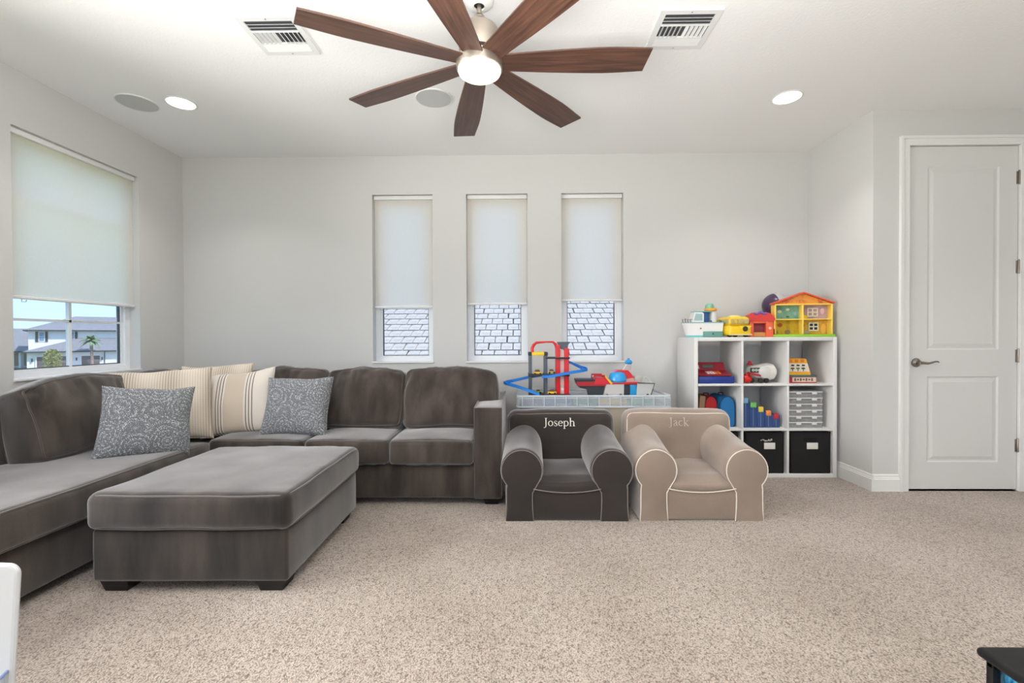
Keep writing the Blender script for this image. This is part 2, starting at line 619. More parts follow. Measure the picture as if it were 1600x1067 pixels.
HEM = [1.392, 1.416, 1.444]
names = ['leftmost narrow window in the back wall above the sofa', 'middle narrow window in the back wall beside the garage toy', 'rightmost narrow window in the back wall above the toy ship']
snames = ['white pleated shade on the leftmost narrow back window, pulled lowest', 'white pleated shade on the middle narrow back window', 'white pleated shade on the rightmost narrow back window, hanging highest']
for i, (a, b_) in enumerate(BW):
    window_unit('window_%d' % (i + 1), names[i], b_ - a, WZ1 - WZ0, (a, YB, WZ0), 0)
    shade(snames[i], b_ - a, WZ1, HEM[i], (a, YB + 0.052, 0), 0, 'pleated window shades')
lw, lh = LY1 - LY0, LZ1 - LZ0
window_unit('window_4', 'wide window in the left wall looking out on houses', lw, lh, (XL, LY0, LZ0), PI / 2,
            [(lw / 2 - 0.009, lw / 2 + 0.009, 0.058, lh - 0.058), (0.058, lw - 0.058, 0.362, 0.378), (0.058, lw - 0.058, 1.10, 1.116)])
shade('white pleated shade half lowered over the wide left window', lw, LZ1, 1.372, (XL - 0.045, LY0, 0), PI / 2, 'pleated window shades')

# ---------------------------------------------------------------- ceiling fixtures
M['can_lens'] = mat('lit_lens', (255, 255, 255), 0.4, emit=((255, 250, 242), 6.0))
M['speaker'] = mat('speaker_mesh', (196, 197, 196), 0.8, bump=(900, 0.4, 0.001))
M['vent_white'] = mat('vent_white', (226, 227, 226), 0.45)
M['vent_dark'] = mat('vent_duct', (70, 72, 74), 0.9)


def can(label, x, y, energy, group='recessed ceiling lights'):
    t = thing('recessed_light', label, 'ceiling light', (x, y, H), 0, group)
    MB().lathe([(0.083, 0.0), (0.096, 0.0), (0.097, -0.003), (0.090, -0.007), (0.083, -0.004)], 40, cap=False).build('trim_ring', M['white_plastic'], t)
    MB().lathe([(0.0, -0.0025), (0.083, -0.0025), (0.083, -0.0008), (0.0, -0.0008)], 40, cap=False).build('lens', M['can_lens'], t)
    li = add_light('recessed_lamp', 'AREA', (0, 0, -0.012), energy, (1.0, 0.98, 0.95), size=0.16, shape='DISK', spread=2.1)
    li.parent = t


CAN_W = 5
can('bright round recessed light left of the fan beside the ceiling speaker', -2.29, 3.075, CAN_W)
can('bright round recessed light right of the fan near the door', 1.805, 3.095, CAN_W)
for x, y, lb in ((-2.0, -0.4, 'round recessed light behind the camera on the left'), (1.805, 0.2, 'round recessed light overhead right of the camera'), (-0.1, -1.6, 'round recessed light behind the camera in the middle'), (3.4, 1.6, 'round recessed light beyond the right picture edge')):
    can(lb, x, y, CAN_W)
for x, y, lb in ((-2.58, 3.062, 'flat round ceiling speaker near the left wall'), (-0.56, 3.05, 'flat round ceiling speaker below the fan blades')):
    t = thing('ceiling_speaker', lb, 'speaker', (x, y, H), 0, 'ceiling speakers')
    MB().lathe([(0.116, 0), (0.1215, 0), (0.1215, -0.006), (0.119, -0.008), (0.116, -0.006)], 48, cap=False).build('rim', M['vent_white'], t)
    MB().lathe([(0.0, -0.005), (0.117, -0.005), (0.117, -0.001), (0.0, -0.001)], 48, cap=False).build('grille', M['speaker'], t)


def vent(label, cx, cy):
    t = thing('ceiling_vent', label, 'vent', (cx, cy, H), 0, 'ceiling air vents')
    mb = MB()
    o_, i_ = 0.152, 0.123
    for (a, b_, c, d) in ((-o_, o_, -o_, -i_), (-o_, o_, i_, o_), (-o_, -i_, -i_, i_), (i_, o_, -i_, i_)):
        mb.box(a, b_, c, d, -0.009, 0.0)
    mb.build('frame', M['vent_white'], t, 0)
    MB().box(-i_, i_, -i_, i_, -0.0015, -0.0005).build('duct', M['vent_dark'], t, 0)
    for y, an in ((-0.100, 0.7), (-0.076, 0.7), (-0.052, 0.7), (0.068, -0.30), (0.089, -0.30), (0.110, -0.30)):
        MB().box(-i_, i_, -0.0075, 0.0075, -0.0007, 0.0007, T((0, y, -0.009)) @ R(an, 'X')).build('slat', M['vent_white'], t, 0)
    MB().box(-i_, i_, -0.046, -0.041, -0.012, -0.002).build('bar', M['vent_white'], t, 0)
    MB().box(-i_, i_, 0.049, 0.054, -0.012, -0.002).build('bar', M['vent_white'], t, 0)
    for k in range(5):
        for s_ in (-1, 1):
            MB().box(-0.0085, 0.0085, -0.041, 0.049, -0.0007, 0.0007, T((s_ * (0.016 + 0.023 * k), 0, -0.009)) @ R(s_ * 0.75, 'Y')).build('slat', M['vent_white'], t, 0)
    for y in (-0.138, 0.138):
        MB().lathe([(0.004, -0.009), (0.003, -0.011), (0.001, -0.0115)], 8, T((0, y, 0))).build('screw', M['nickel'], t)


vent('white square ceiling vent left of the fan', -1.259, 2.405)
vent('white square ceiling vent right of the fan', 0.857, 2.400)

# ceiling fan
m = mat('walnut_blade', (104, 66, 48), 0.42)
nt = m.node_tree
b = nt.nodes['Principled BSDF']
tc = nt.nodes.new('ShaderNodeTexCoord')
mp = nt.nodes.new('ShaderNodeMapping')
mp.inputs['Scale'].default_value = (2.2, 34, 10)
nz = nt.nodes.new('ShaderNodeTexNoise')
nz.inputs['Scale'].default_value = 1.75
nz.inputs['Detail'].default_value = 5
nz.inputs['Distortion'].default_value = 0.6
rp = nt.nodes.new('ShaderNodeValToRGB')
rp.color_ramp.elements[0].position = 0.3
rp.color_ramp.elements[0].color = (*lin((58, 38, 30)), 1)
rp.color_ramp.elements[1].position = 0.72
rp.color_ramp.elements[1].color = (*lin((98, 67, 52)), 1)
nt.links.new(tc.outputs['Object'], mp.inputs[0])
nt.links.new(mp.outputs[0], nz.inputs['Vector'])
nt.links.new(nz.outputs['Fac'], rp.inputs[0])
nt.links.new(rp.outputs[0], b.inputs['Base Color'])
M['walnut'] = m
M['fan_metal'] = mat('fan_satin_nickel', (168, 158, 146), 0.35, metal=0.85)
M['fan_lens'] = mat('fan_lens', (255, 250, 240), 0.4, emit=((255, 236, 210), 1.15))
M['dark_hole'] = mat('dark_hole', (30, 28, 26), 0.8)
fan = thing('ceiling_fan', 'seven-blade walnut ceiling fan with lit round lamp', 'ceiling fan', (-0.181, 2.160, H))
MB().lathe([(0.068, 0), (0.068, -0.012), (0.062, -0.028), (0.040, -0.040), (0.026, -0.042), (0.024, -0.036)], 32, cap=False).build('canopy', M['white_plastic'], fan)
MB().lathe([(0.0, -0.034), (0.025, -0.034), (0.025, -0.030), (0.0, -0.030)], 24, cap=False).build('canopy_hole', M['dark_hole'], fan)
MB().lathe([(0.011, -0.025), (0.011, -0.105)], 16).build('downrod', M['fan_metal'], fan)
MB().lathe([(0.012, -0.078), (0.020, -0.082), (0.028, -0.095), (0.031, -0.108), (0.042, -0.112), (0.088, -0.150), (0.096, -0.165), (0.098, -0.235), (0.094, -0.262), (0.070, -0.268), (0.068, -0.292)], 40).build('motor_housing', M['fan_metal'], fan)
MB().lathe([(0.060, -0.282), (0.104, -0.284), (0.110, -0.290), (0.110, -0.334), (0.107, -0.339), (0.098, -0.339)], 48).build('light_ring', M['fan_metal'], fan)
MB().lathe([(0.101, -0.334), (0.102, -0.342), (0.098, -0.354), (0.088, -0.361), (0.060, -0.366), (0.0, -0.368)], 48, cap=False).build('lamp_lens', M['fan_lens'], fan)


def blade_mesh():
    mb = MB()
    n = 14
    vs, fs = [], []
    for i in range(n + 1):
        t_ = i / n
        x = 0.085 + (0.787 - 0.085) * t_
        hw = 0.048 + 0.030 * math.sin(min(1, t_ * 1.15) * PI / 2) - 0.010 * max(0, t_ - 0.75) / 0.25
        sk = 0.007 * t_     # straight cut end, slightly slanted
        for y, z in ((-hw, 0.004), (hw, 0.004), (hw, -0.004), (-hw, -0.004)):
            vs.append((x + (sk if y < 0 else -sk) * (1 if i == n else 0), y, z))
    for i in range(n):
        for q in range(4):
            fs.append((i * 4 + q, i * 4 + (q + 1) % 4, i * 4 + 4 + (q + 1) % 4, i * 4 + 4 + q))
    fs += [(0, 1, 2, 3), tuple(n * 4 + q for q in range(4))]
    return mb.add(vs, fs)


bl0 = None
for k in range(7):
    if bl0 is None:
        bl = bl0 = blade_mesh().build('blade', M['walnut'], fan, 30)
    else:
        bl = bl0.copy()
        COL.objects.link(bl)
    bl.matrix_local = T((0, 0, -0.305)) @ R(math.radians(-0.8 + k * 360 / 7), 'Z') @ R(math.radians(-9), 'X')

# ---------------------------------------------------------------- sofa
def mat_velvet(name, c1, c2, sheen=0.6, vs=(9, 9, 2.2), sc=1.0, weave=420, bumpy=0.25):
    """brushed chenille: soft vertical nap streaks plus fine weave"""
    m = mat(name, c1, 0.85, sheen=sheen, spec=0.15, sheen_tint=(1.0, 0.97, 0.95))
    nt = m.node_tree
    b = nt.nodes['Principled BSDF']
    tc = nt.nodes.new('ShaderNodeTexCoord')
    mp = nt.nodes.new('ShaderNodeMapping')
    mp.inputs['Scale'].default_value = vs
    a = nt.nodes.new('ShaderNodeTexNoise')
    a.inputs['Scale'].default_value = sc
    a.inputs['Detail'].default_value = 5
    f = nt.nodes.new('ShaderNodeTexNoise')
    f.inputs['Scale'].default_value = weave
    f.inputs['Detail'].default_value = 2
    r = nt.nodes.new('ShaderNodeValToRGB')
    r.color_ramp.elements[0].position = 0.36
    r.color_ramp.elements[0].color = (*lin(c1), 1)
    r.color_ramp.elements[1].position = 0.66
    r.color_ramp.elements[1].color = (*lin(c2), 1)
    r2 = nt.nodes.new('ShaderNodeValToRGB')
    r2.color_ramp.elements[0].position = 0.3
    r2.color_ramp.elements[0].color = (0.78, 0.78, 0.78, 1)
    r2.color_ramp.elements[1].position = 0.7
    r2.color_ramp.elements[1].color = (1.12, 1.12, 1.12, 1)
    mx = nt.nodes.new('ShaderNodeMixRGB')
    mx.blend_type = 'MULTIPLY'
    mx.inputs[0].default_value = 1
    bp = nt.nodes.new('ShaderNodeBump')
    bp.inputs['Strength'].default_value = bumpy
    bp.inputs['Distance'].default_value = 0.002
    nt.links.new(tc.outputs['Object'], mp.inputs[0])
    nt.links.new(mp.outputs[0], a.inputs['Vector'])
    nt.links.new(tc.outputs['Object'], f.inputs['Vector'])
    nt.links.new(a.outputs['Fac'], r.inputs[0])
    nt.links.new(f.outputs['Fac'], r2.inputs[0])
    nt.links.new(r.outputs[0], mx.inputs[1])
    nt.links.new(r2.outputs[0], mx.inputs[2])
    nt.links.new(mx.outputs[0], b.inputs['Base Color'])
    nt.links.new(f.outputs['Fac'], bp.inputs['Height'])
    nt.links.new(bp.outputs[0], b.inputs['Normal'])
    return m


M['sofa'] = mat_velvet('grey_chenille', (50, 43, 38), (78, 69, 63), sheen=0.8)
M['sofa_pipe'] = mat('grey_piping', (72, 64, 60), 0.9, sheen=0.6)
M['foot'] = mat('black_wood_foot', (22, 19, 18), 0.45)


def wrinkle(amp, freq, seed, gather=0.0):
    def fn(p, u, v, w):
        q = Vector((p.x * freq + seed, p.y * freq, p.z * freq + seed * 0.7))
        d = noise.noise_vector(q) * amp
        if gather:
            e = max(abs(u), abs(v)) if abs(w) > 0.9 else abs(w)
            k = max(0.0, (e - 0.55) / 0.45) * (1 - max(0.0, (e - 0.93) / 0.07))
            ph = noise.noise(Vector((p.x * 9 + seed, p.y * 9, p.z * 4)))
            d = d + Vector((0, 0, 1)) * (gather * k * math.sin(ph * 14 + (p.x + p.y) * 26))
        return p + d
    return fn


def slump(amp, freq, seed):
    """soft back cushion: broad dents plus creases that fan down from the top seam and in from the corners"""
    base = wrinkle(amp, freq, seed)

    def fn(p, u, v, w):
        q = base(p, u, v, w)
        top = max(0.0, (w - 0.15) / 0.85)
        cor = max(0.0, abs(u) - 0.5) * 2
        ph = noise.noise(Vector((u * 2.2 + seed, w * 0.8, seed))) * 5
        crease = abs(math.sin(u * 8 + ph + w * 2.5 * (1 if u > 0 else -1))) ** 3
        s_ = 1 if v > 0 else -1
        q.y -= s_ * 0.026 * crease * (0.75 * top + 0.5 * cor * top) * (1 - abs(w) ** 8)
        q.z += 0.012 * noise.noise(Vector((u * 3 + seed, 2.0, seed))) * top
        q.z -= 0.020 * abs(u) ** 3 * top
        if abs(v) < 0.99 and w > 0.95:
            q.z -= 0.010 * abs(math.sin(u * 17 + ph)) * (1 - abs(v))
        return q
    return fn


def edge_path(f, fn, fixed, n=20, M_=None, out=1.0):
    """piping along a closed cube loop: fixed=('z',1) -> loop in xy at w=1"""
    ax, val = fixed
    loop = []
    seq = [(-1, -1), (1, -1), (1, 1), (-1, 1)]
    for i in range(4):
        a, b_ = seq[i], seq[(i + 1) % 4]
        for k in range(n):
            t_ = k / n
            u, v = a[0] + (b_[0] - a[0]) * t_, a[1] + (b_[1] - a[1]) * t_
            c = {'z': (u, v, val), 'y': (u, val, v), 'x': (val, u, v)}[ax]
            p = f(*c)
            if fn:
                p = fn(p, *c)
            loop.append(M_ @ p if M_ else p)
    # smooth the loop so corners are round
    for _ in range(2):
        loop = [(loop[i - 1] + loop[i] * 2 + loop[(i + 1) % len(loop)]) / 4 for i in range(len(loop))]
    return loop


def cushion(name, parent, size, r, crown, Mx, seed, pipes, n=(14, 14, 4), amp=0.006, freq=5.0, gather=0.0, material=None, pipe_mat=None, pr=0.0055, soft=False):
    hx, hy, hz = (q / 2 for q in size)
    fn = slump(amp, freq, seed) if soft else wrinkle(amp, freq, seed, gather)
    mb = MB().rbox(hx, hy, hz, r, crown, n, Mx, fn, k=3)
    o = mb.build(name, material or M['sofa'], parent, 60)
    f = rbox_map(hx, hy, hz, r, crown)
    for p in pipes:
        MB().tube(edge_path(f, fn, p, 22, Mx), pr, 6, True).build('piping', pipe_mat or M['sofa_pipe'], o)
    return o


sofa = thing('sectional_sofa', 'large grey chenille sectional sofa in the corner under the windows', 'sofa', (-2.0, 3.0, 0))
SM = T((2.0, -3.0, 0))      # world coordinates to the sofa's own


def S(mb_fn):
    return mb_fn


def sbox(name, x0, x1, y0, y1, z0, z1, r=0.02, n=(6, 6, 4), amp=0.003, mt='sofa', seed=1.0, crown=(0, 0, 0)):
    Mx = SM @ T(((x0 + x1) / 2, (y0 + y1) / 2, (z0 + z1) / 2))
    return MB().rbox((x1 - x0) / 2, (y1 - y0) / 2, (z1 - z0) / 2, r, crown, n, Mx, wrinkle(amp, 4, seed), k=2).build(name, M[mt], sofa, 60)


# bases
sbox('base', -2.06, -0.285, 2.985, 3.90, 0.050, 0.275, 0.015, seed=1.3)
sbox('base', -2.90, -2.035, 1.30, 3.90, 0.050, 0.275, 0.015, seed=2.3)
# back frames
sbox('back_frame', -2.90, -0.30, 3.70, 3.90, 0.27, 0.775, 0.04, seed=3.3)
sbox('back_frame', -2.92, -2.70, 1.30, 3.72, 0.27, 0.775, 0.04, seed=4.3)
# arm at the right end
arm = sbox('arm', -0.297, -0.112, 2.965, 3.88, 0.050, 0.648, 0.014, n=(4, 8, 6), seed=5.3, amp=0.002, crown=(0, 0, 0.006))
for xx in (-0.297, -0.112):
    s_ = 1 if xx > -0.2 else -1
    x_ = xx - s_ * 0.004
    MB().tube([SM @ Vector(p) for p in ((x_, 2.968, 0.06), (x_, 2.966, 0.35), (x_, 2.966, 0.62), (x_, 2.970, 0.645), (x_, 3.2, 0.651), (x_, 3.6, 0.651), (x_, 3.86, 0.650))], 0.0045, 6).build('piping', M['sofa_pipe'], arm)
# seat cushions
for (x0, x1, sd) in ((-0.853, -0.300, 11.1), (-1.413, -0.857, 12.7), (-2.05, -1.417, 14.2)):
    cushion('seat_cushion', sofa, (x1 - x0, 0.62, 0.165), 0.030, (0.006, 0.012, 0.020), SM @ T(((x0 + x1) / 2, 3.255, 0.358)), sd, [('z', 1), ('z', -1)], amp=0.006, gather=0.0015)
cushion('seat_cushion', sofa, (0.86, 1.60, 0.165), 0.032, (0.012, 0.008, 0.022), SM @ T((-2.425, 2.125, 0.358)), 17.9, [('z', 1), ('z', -1)], n=(14, 26, 4), amp=0.007, gather=0.0015)
# back cushions: bottoms pushed forward, tops leaning on the frame


def back_cushion(x, y, rz, w, h, th, sd, lean=0.30, z0=0.448, squash=1.0):
    Mx = SM @ T((x, y, z0)) @ R(rz, 'Z') @ R(-lean, 'X') @ T((0, 0, h / 2))
    cushion('back_cushion', sofa, (w, th, h), 0.045, (0.012, 0.045, 0.016), Mx, sd, [('y', -1), ('y', 1)], n=(26, 5, 20), amp=0.020, freq=4.2, soft=True)


back_cushion(-0.508, 3.325, 0.0, 0.680, 0.440, 0.185, 21.3)
back_cushion(-1.140, 3.325, 0.0, 0.580, 0.440, 0.185, 23.9)
back_cushion(-1.760, 3.400, 0.0, 0.640, 0.440, 0.185, 25.2)
back_cushion(-2.575, 2.660, PI / 2, 0.660, 0.435, 0.210, 27.4, 0.26)
back_cushion(-2.610, 3.260, PI / 2, 0.540, 0.435, 0.190, 29.8, 0.26)
back_cushion(-2.36, 3.47, 0.35, 0.560, 0.440, 0.17, 31.1, 0.22)
# feet


def foot(parent, x, y, Mx, w=0.11, h=0.055):
    a, b_ = w / 2, w / 2 - 0.014
    vs = [(-b_, -b_, 0), (b_, -b_, 0), (b_, b_, 0), (-b_, b_, 0), (-a, -a, h), (a, -a, h), (a, a, h), (-a, a, h)]
    MB().add(vs, [(0, 1, 2, 3), (4, 5, 6, 7), (0, 1, 5, 4), (1, 2, 6, 5), (2, 3, 7, 6), (3, 0, 4, 7)], Mx @ T((x, y, 0))).build('foot', M['foot'], parent, 0)


for x, y in ((-0.185, 3.055), (-0.185, 3.80), (-1.2, 3.80), (-2.12, 1.42), (-2.80, 1.42), (-2.80, 3.80), (-2.11, 3.06)):
    foot(sofa, x, y, SM)

# ottoman
OX0, OX1, OY0, OY1 = -1.866, -1.012, 1.945, 2.815
ott = thing('ottoman', 'large square grey chenille ottoman with dark block feet', 'ottoman', ((OX0 + OX1) / 2, (OY0 + OY1) / 2, 0), 0.012)
ow, od = OX1 - OX0, OY1 - OY0
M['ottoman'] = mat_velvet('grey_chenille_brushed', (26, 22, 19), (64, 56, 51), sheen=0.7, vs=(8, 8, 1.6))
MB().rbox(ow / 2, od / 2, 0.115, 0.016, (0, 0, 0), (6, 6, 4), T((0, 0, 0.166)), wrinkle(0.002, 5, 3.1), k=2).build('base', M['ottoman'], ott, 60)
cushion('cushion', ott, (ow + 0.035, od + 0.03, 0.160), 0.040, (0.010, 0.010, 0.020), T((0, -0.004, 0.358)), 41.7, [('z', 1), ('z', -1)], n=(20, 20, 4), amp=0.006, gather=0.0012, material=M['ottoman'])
for x in (-1, 1):
    for y in (-1, 1):
        foot(ott, x * (ow / 2 - 0.085), y * (od / 2 - 0.075), T((0, 0, 0)), 0.125, 0.056)

# ---------------------------------------------------------------- throw pillows


def mat_pattern(name, build):
    m = mat(name, (200, 200, 200), 0.9, sheen=0.3, spec=0.2)
    nt = m.node_tree
    b = nt.nodes['Principled BSDF']
    tc = nt.nodes.new('ShaderNodeTexCoord')
    col = build(nt, tc.outputs['Object'])
    nt.links.new(col, b.inputs['Base Color'])
    f = nt.nodes.new('ShaderNodeTexNoise')
    f.inputs['Scale'].default_value = 300
    bp = nt.nodes.new('ShaderNodeBump')
    bp.inputs['Strength'].default_value = 0.4
    bp.inputs['Distance'].default_value = 0.002
    nt.links.new(tc.outputs['Object'], f.inputs['Vector'])
    nt.links.new(f.outputs['Fac'], bp.inputs['Height'])
    nt.links.new(bp.outputs[0], b.inputs['Normal'])
    return m


def nmath(nt, op, a, b_=None):
    n = nt.nodes.new('ShaderNodeMath')
    n.operation = op
    for i, q in enumerate((a, b_)):
        if q is None:
            continue
        if isinstance(q, (int, float)):
            n.inputs[i].default_value = q
        else:
            nt.links.new(q, n.inputs[i])
    return n.outputs[0]


def nramp(nt, fac, stops):
    r = nt.nodes.new('ShaderNodeValToRGB')
    while len(r.color_ramp.elements) < len(stops):
        r.color_ramp.elements.new(0.5)
    for e, (p, c) in zip(r.color_ramp.elements, stops):
        e.position = p
        e.color = (*lin(c), 1)
    nt.links.new(fac, r.inputs[0])
    return r.outputs[0]


def pat_fern(nt, co):
    v = nt.nodes.new('ShaderNodeTexVoronoi')
    v.inputs['Scale'].default_value = 6.5
    nt.links.new(co, v.inputs['Vector'])
    rings = nmath(nt, 'SINE', nmath(nt, 'MULTIPLY', v.outputs['Distance'], 52.0))
    v2 = nt.nodes.new('ShaderNodeTexVoronoi')
    v2.inputs['Scale'].default_value = 170.0
    nt.links.new(co, v2.inputs['Vector'])
    dots = nmath(nt, 'SUBTRACT', 0.55, v2.outputs['Distance'])
    fac = nmath(nt, 'ADD', nmath(nt, 'MULTIPLY', rings, 0.13), nmath(nt, 'MULTIPLY', dots, 1.3))
    return nramp(nt, fac, [(0.06, (104, 106, 109)), (0.30, (142, 143, 144)), (0.52, (210, 210, 206))])


def pat_check(nt, co):
    s = nt.nodes.new('ShaderNodeSeparateXYZ')
    nt.links.new(co, s.inputs[0])
    a = nmath(nt, 'SINE', nmath(nt, 'MULTIPLY', s.outputs['X'], 430.0))
    c = nmath(nt, 'SINE', nmath(nt, 'MULTIPLY', s.outputs['Z'], 620.0))
    w = nmath(nt, 'SINE', nmath(nt, 'MULTIPLY', s.outputs['X'], 27.0))
    fac = nmath(nt, 'ADD', nmath(nt, 'ADD', nmath(nt, 'MULTIPLY', a, 0.17), nmath(nt, 'MULTIPLY', c, 0.10)), nmath(nt, 'ADD', nmath(nt, 'MULTIPLY', w, 0.14), 0.5))
    return nramp(nt, fac, [(0.10, (222, 212, 198)), (0.55, (206, 192, 174)), (0.95, (128, 116, 106))])


def pat_stripe(nt, co):
    s = nt.nodes.new('ShaderNodeSeparateXYZ')
    nt.links.new(co, s.inputs[0])
    # two bands of three thin dark lines each side of a tan centre
    x = nmath(nt, 'ABSOLUTE', s.outputs['X'])
    band = nmath(nt, 'ABSOLUTE', nmath(nt, 'SUBTRACT', x, 0.105))
    inb = nmath(nt, 'LESS_THAN', band, 0.030)
    ln = nmath(nt, 'GREATER_THAN', nmath(nt, 'COSINE', nmath(nt, 'MULTIPLY', nmath(nt, 'SUBTRACT', x, 0.105), 2 * PI / 0.020)), 0.55)
    lines = nmath(nt, 'MULTIPLY', inb, ln)
    tan = nmath(nt, 'MULTIPLY', nmath(nt, 'LESS_THAN', x, 0.07), 0.32)
    fac = nmath(nt, 'ADD', nmath(nt, 'MULTIPLY', lines, 0.9), tan)
    return nramp(nt, fac, [(0.0, (216, 206, 194)), (0.32, (196, 180, 162)), (0.9, (106, 98, 94))])


M['p_fern'] = mat_pattern('fern_print_fabric', pat_fern)
M['p_check'] = mat_pattern('cream_check_fabric', pat_check)
M['p_stripe'] = mat_pattern('striped_cream_fabric', pat_stripe)


def pillow(label, w, h, t_, Mw, material, seed, group='throw pillows', pipe=None):
    n = 22
    vs, fs = [], []

    def pos(u, v, sgn):
        e = max(0.0, (1 - u * u)) ** 0.5 * max(0.0, (1 - v * v)) ** 0.5
        y = sgn * t_ / 2 * e ** 0.75
        x = w / 2 * u * (1 - 0.075 * (1 - v * v) * u * u)
        z = h / 2 * v * (1 - 0.075 * (1 - u * u) * v * v)
        q = Vector((x * 6 + seed, y * 6, z * 6))
        d = noise.noise_vector(q) * 0.010
        return (x + d.x, y + d.y * (0.3 + e), z + d.z)
    for sgn in (-1, 1):
        k = len(vs)
        for i in range(n + 1):
            for j in range(n + 1):
                vs.append(pos(math.sin((-1 + 2 * i / n) * PI / 2), math.sin((-1 + 2 * j / n) * PI / 2), sgn))
        for i in range(n):
            for j in range(n):
                a = k + i * (n + 1) + j
                fs.append((a, a + 1, a + n + 2, a + n + 1))
    o = MB().add(vs, fs).build('throw_pillow', material, None, 80)
    loop = []
    for a, b_ in (((-1, -1), (1, -1)), ((1, -1), (1, 1)), ((1, 1), (-1, 1)), ((-1, 1), (-1, -1))):
        for q in range(14):
            s_ = q / 14
            u, v = a[0] + (b_[0] - a[0]) * s_, a[1] + (b_[1] - a[1]) * s_
            loop.append(pos(u, v, 1))
    MB().tube(loop, 0.004, 6, True).build('edge_seam', pipe or material, o)
    o.matrix_world = Mw
    return tag(o, label, 'pillow', group)


def stand(x, y, z, yaw, lean, roll=0.0, h=0.45):
    """pillow standing with its bottom edge at (x,y,z), leaning back"""
    return T((x, y, z)) @ R(yaw, 'Z') @ R(-lean, 'X') @ R(roll, 'Y') @ T((0, 0, h / 2))


pillow('blue-grey fern print pillow tilted on the chaise seat', 0.44, 0.42, 0.15, stand(-2.165, 2.585, 0.455, 0.72, 0.38, 0.10, 0.36), M['p_fern'], 1.5)
pillow('large cream checked pillow behind the tilted fern print pillow', 0.58, 0.50, 0.17, stand(-2.345, 2.935, 0.440, 0.52, 0.34, -0.03, 0.47), M['p_check'], 2.5)
pillow('cream pillow with dark stripe bands leaning in the sofa corner', 0.50, 0.46, 0.15, stand(-1.985, 3.170, 0.445, 0.02, 0.32, -0.12, 0.43), M['p_stripe'], 3.5)
pillow('cream pillow mostly hidden behind the checked and striped pillows', 0.50, 0.48, 0.14, stand(-2.235, 3.330, 0.450, 0.22, 0.22, -0.06, 0.46), M['p_check'], 4.5)
pillow('square blue-grey fern print pillow beside the striped pillow', 0.46, 0.41, 0.15, stand(-1.555, 3.100, 0.450, 0.02, 0.34, 0.0, 0.385), M['p_fern'], 5.5)

# ---------------------------------------------------------------- children's armchairs
GL = {}      # serif capitals and small letters as strokes of (x, z, half width)
tk, tn = 0.045, 0.017


def ring(cx, cz, rx, rz, a0, a1, n=16, ph=0.0):
    out = []
    for i in range(n + 1):
        a = math.radians(a0 + (a1 - a0) * i / n)
        out.append((cx + rx * math.cos(a), cz + rz * math.sin(a), tn + (tk - tn) * abs(math.cos(a + ph))))
    return out


def bar(x0, x1, z):
    return [(x0, z, tn), (x1, z, tn)]


GL['J'] = (0.34, [[(0.19, 0.66, tk), (0.19, 0.15, tk), (0.185, 0.02, tk), (0.15, -0.09, tk * 0.8), (0.08, -0.14, tn), (0.0, -0.13, tk * 0.8)], bar(0.08, 0.30, 0.66)])
GL['o'] = (0.50, [ring(0.25, 0.22, 0.18, 0.21, 0, 360)])
GL['s'] = (0.38, [[(0.31, 0.34, tn), (0.29, 0.40, tn), (0.18, 0.44, tn), (0.09, 0.39, tn * 1.3), (0.08, 0.31, tk * 0.8), (0.18, 0.235, tk), (0.29, 0.16, tk), (0.31, 0.08, tk * 0.8), (0.25, 0.02, tn * 1.3), (0.16, 0.0, tn), (0.07, 0.03, tn), (0.05, 0.12, tn)]])
GL['e'] = (0.44, [ring(0.23, 0.22, 0.17, 0.21, 5, 320), bar(0.08, 0.40, 0.245)])
GL['p'] = (0.53, [[(0.12, 0.43, tk), (0.12, -0.20, tk)], bar(0.03, 0.22, -0.21), bar(0.02, 0.12, 0.41), ring(0.27, 0.22, 0.18, 0.21, 160, -160)])
GL['h'] = (0.55, [[(0.12, 0.70, tk), (0.12, 0.0, tk)], bar(0.03, 0.12, 0.69), bar(0.03, 0.22, 0.0), [(0.13, 0.32, tn), (0.20, 0.40, tn * 1.4), (0.30, 0.43, tn * 1.6), (0.38, 0.39, tk * 0.8), (0.41, 0.30, tk), (0.41, 0.0, tk)], bar(0.32, 0.51, 0.0)])
GL['a'] = (0.45, [[(0.08, 0.34, tk * 0.8), (0.12, 0.41, tn), (0.21, 0.44, tn), (0.29, 0.40, tk * 0.8), (0.31, 0.31, tk), (0.31, 0.06, tk), (0.36, 0.01, tn), (0.42, 0.03, tn)], [(0.30, 0.27, tn), (0.16, 0.22, tn * 1.4), (0.08, 0.13, tk), (0.10, 0.03, tk * 0.8), (0.19, 0.0, tn), (0.30, 0.08, tn)]])
GL['c'] = (0.42, [ring(0.23, 0.22, 0.17, 0.21, 48, 318)])
GL['k'] = (0.52, [[(0.12, 0.70, tk), (0.12, 0.0, tk)], bar(0.03, 0.12, 0.69), bar(0.03, 0.22, 0.0), [(0.13, 0.18, tn), (0.37, 0.42, tn)], bar(0.28, 0.46, 0.425), [(0.20, 0.25, tk), (0.40, 0.0, tk)], bar(0.32, 0.50, 0.0)])


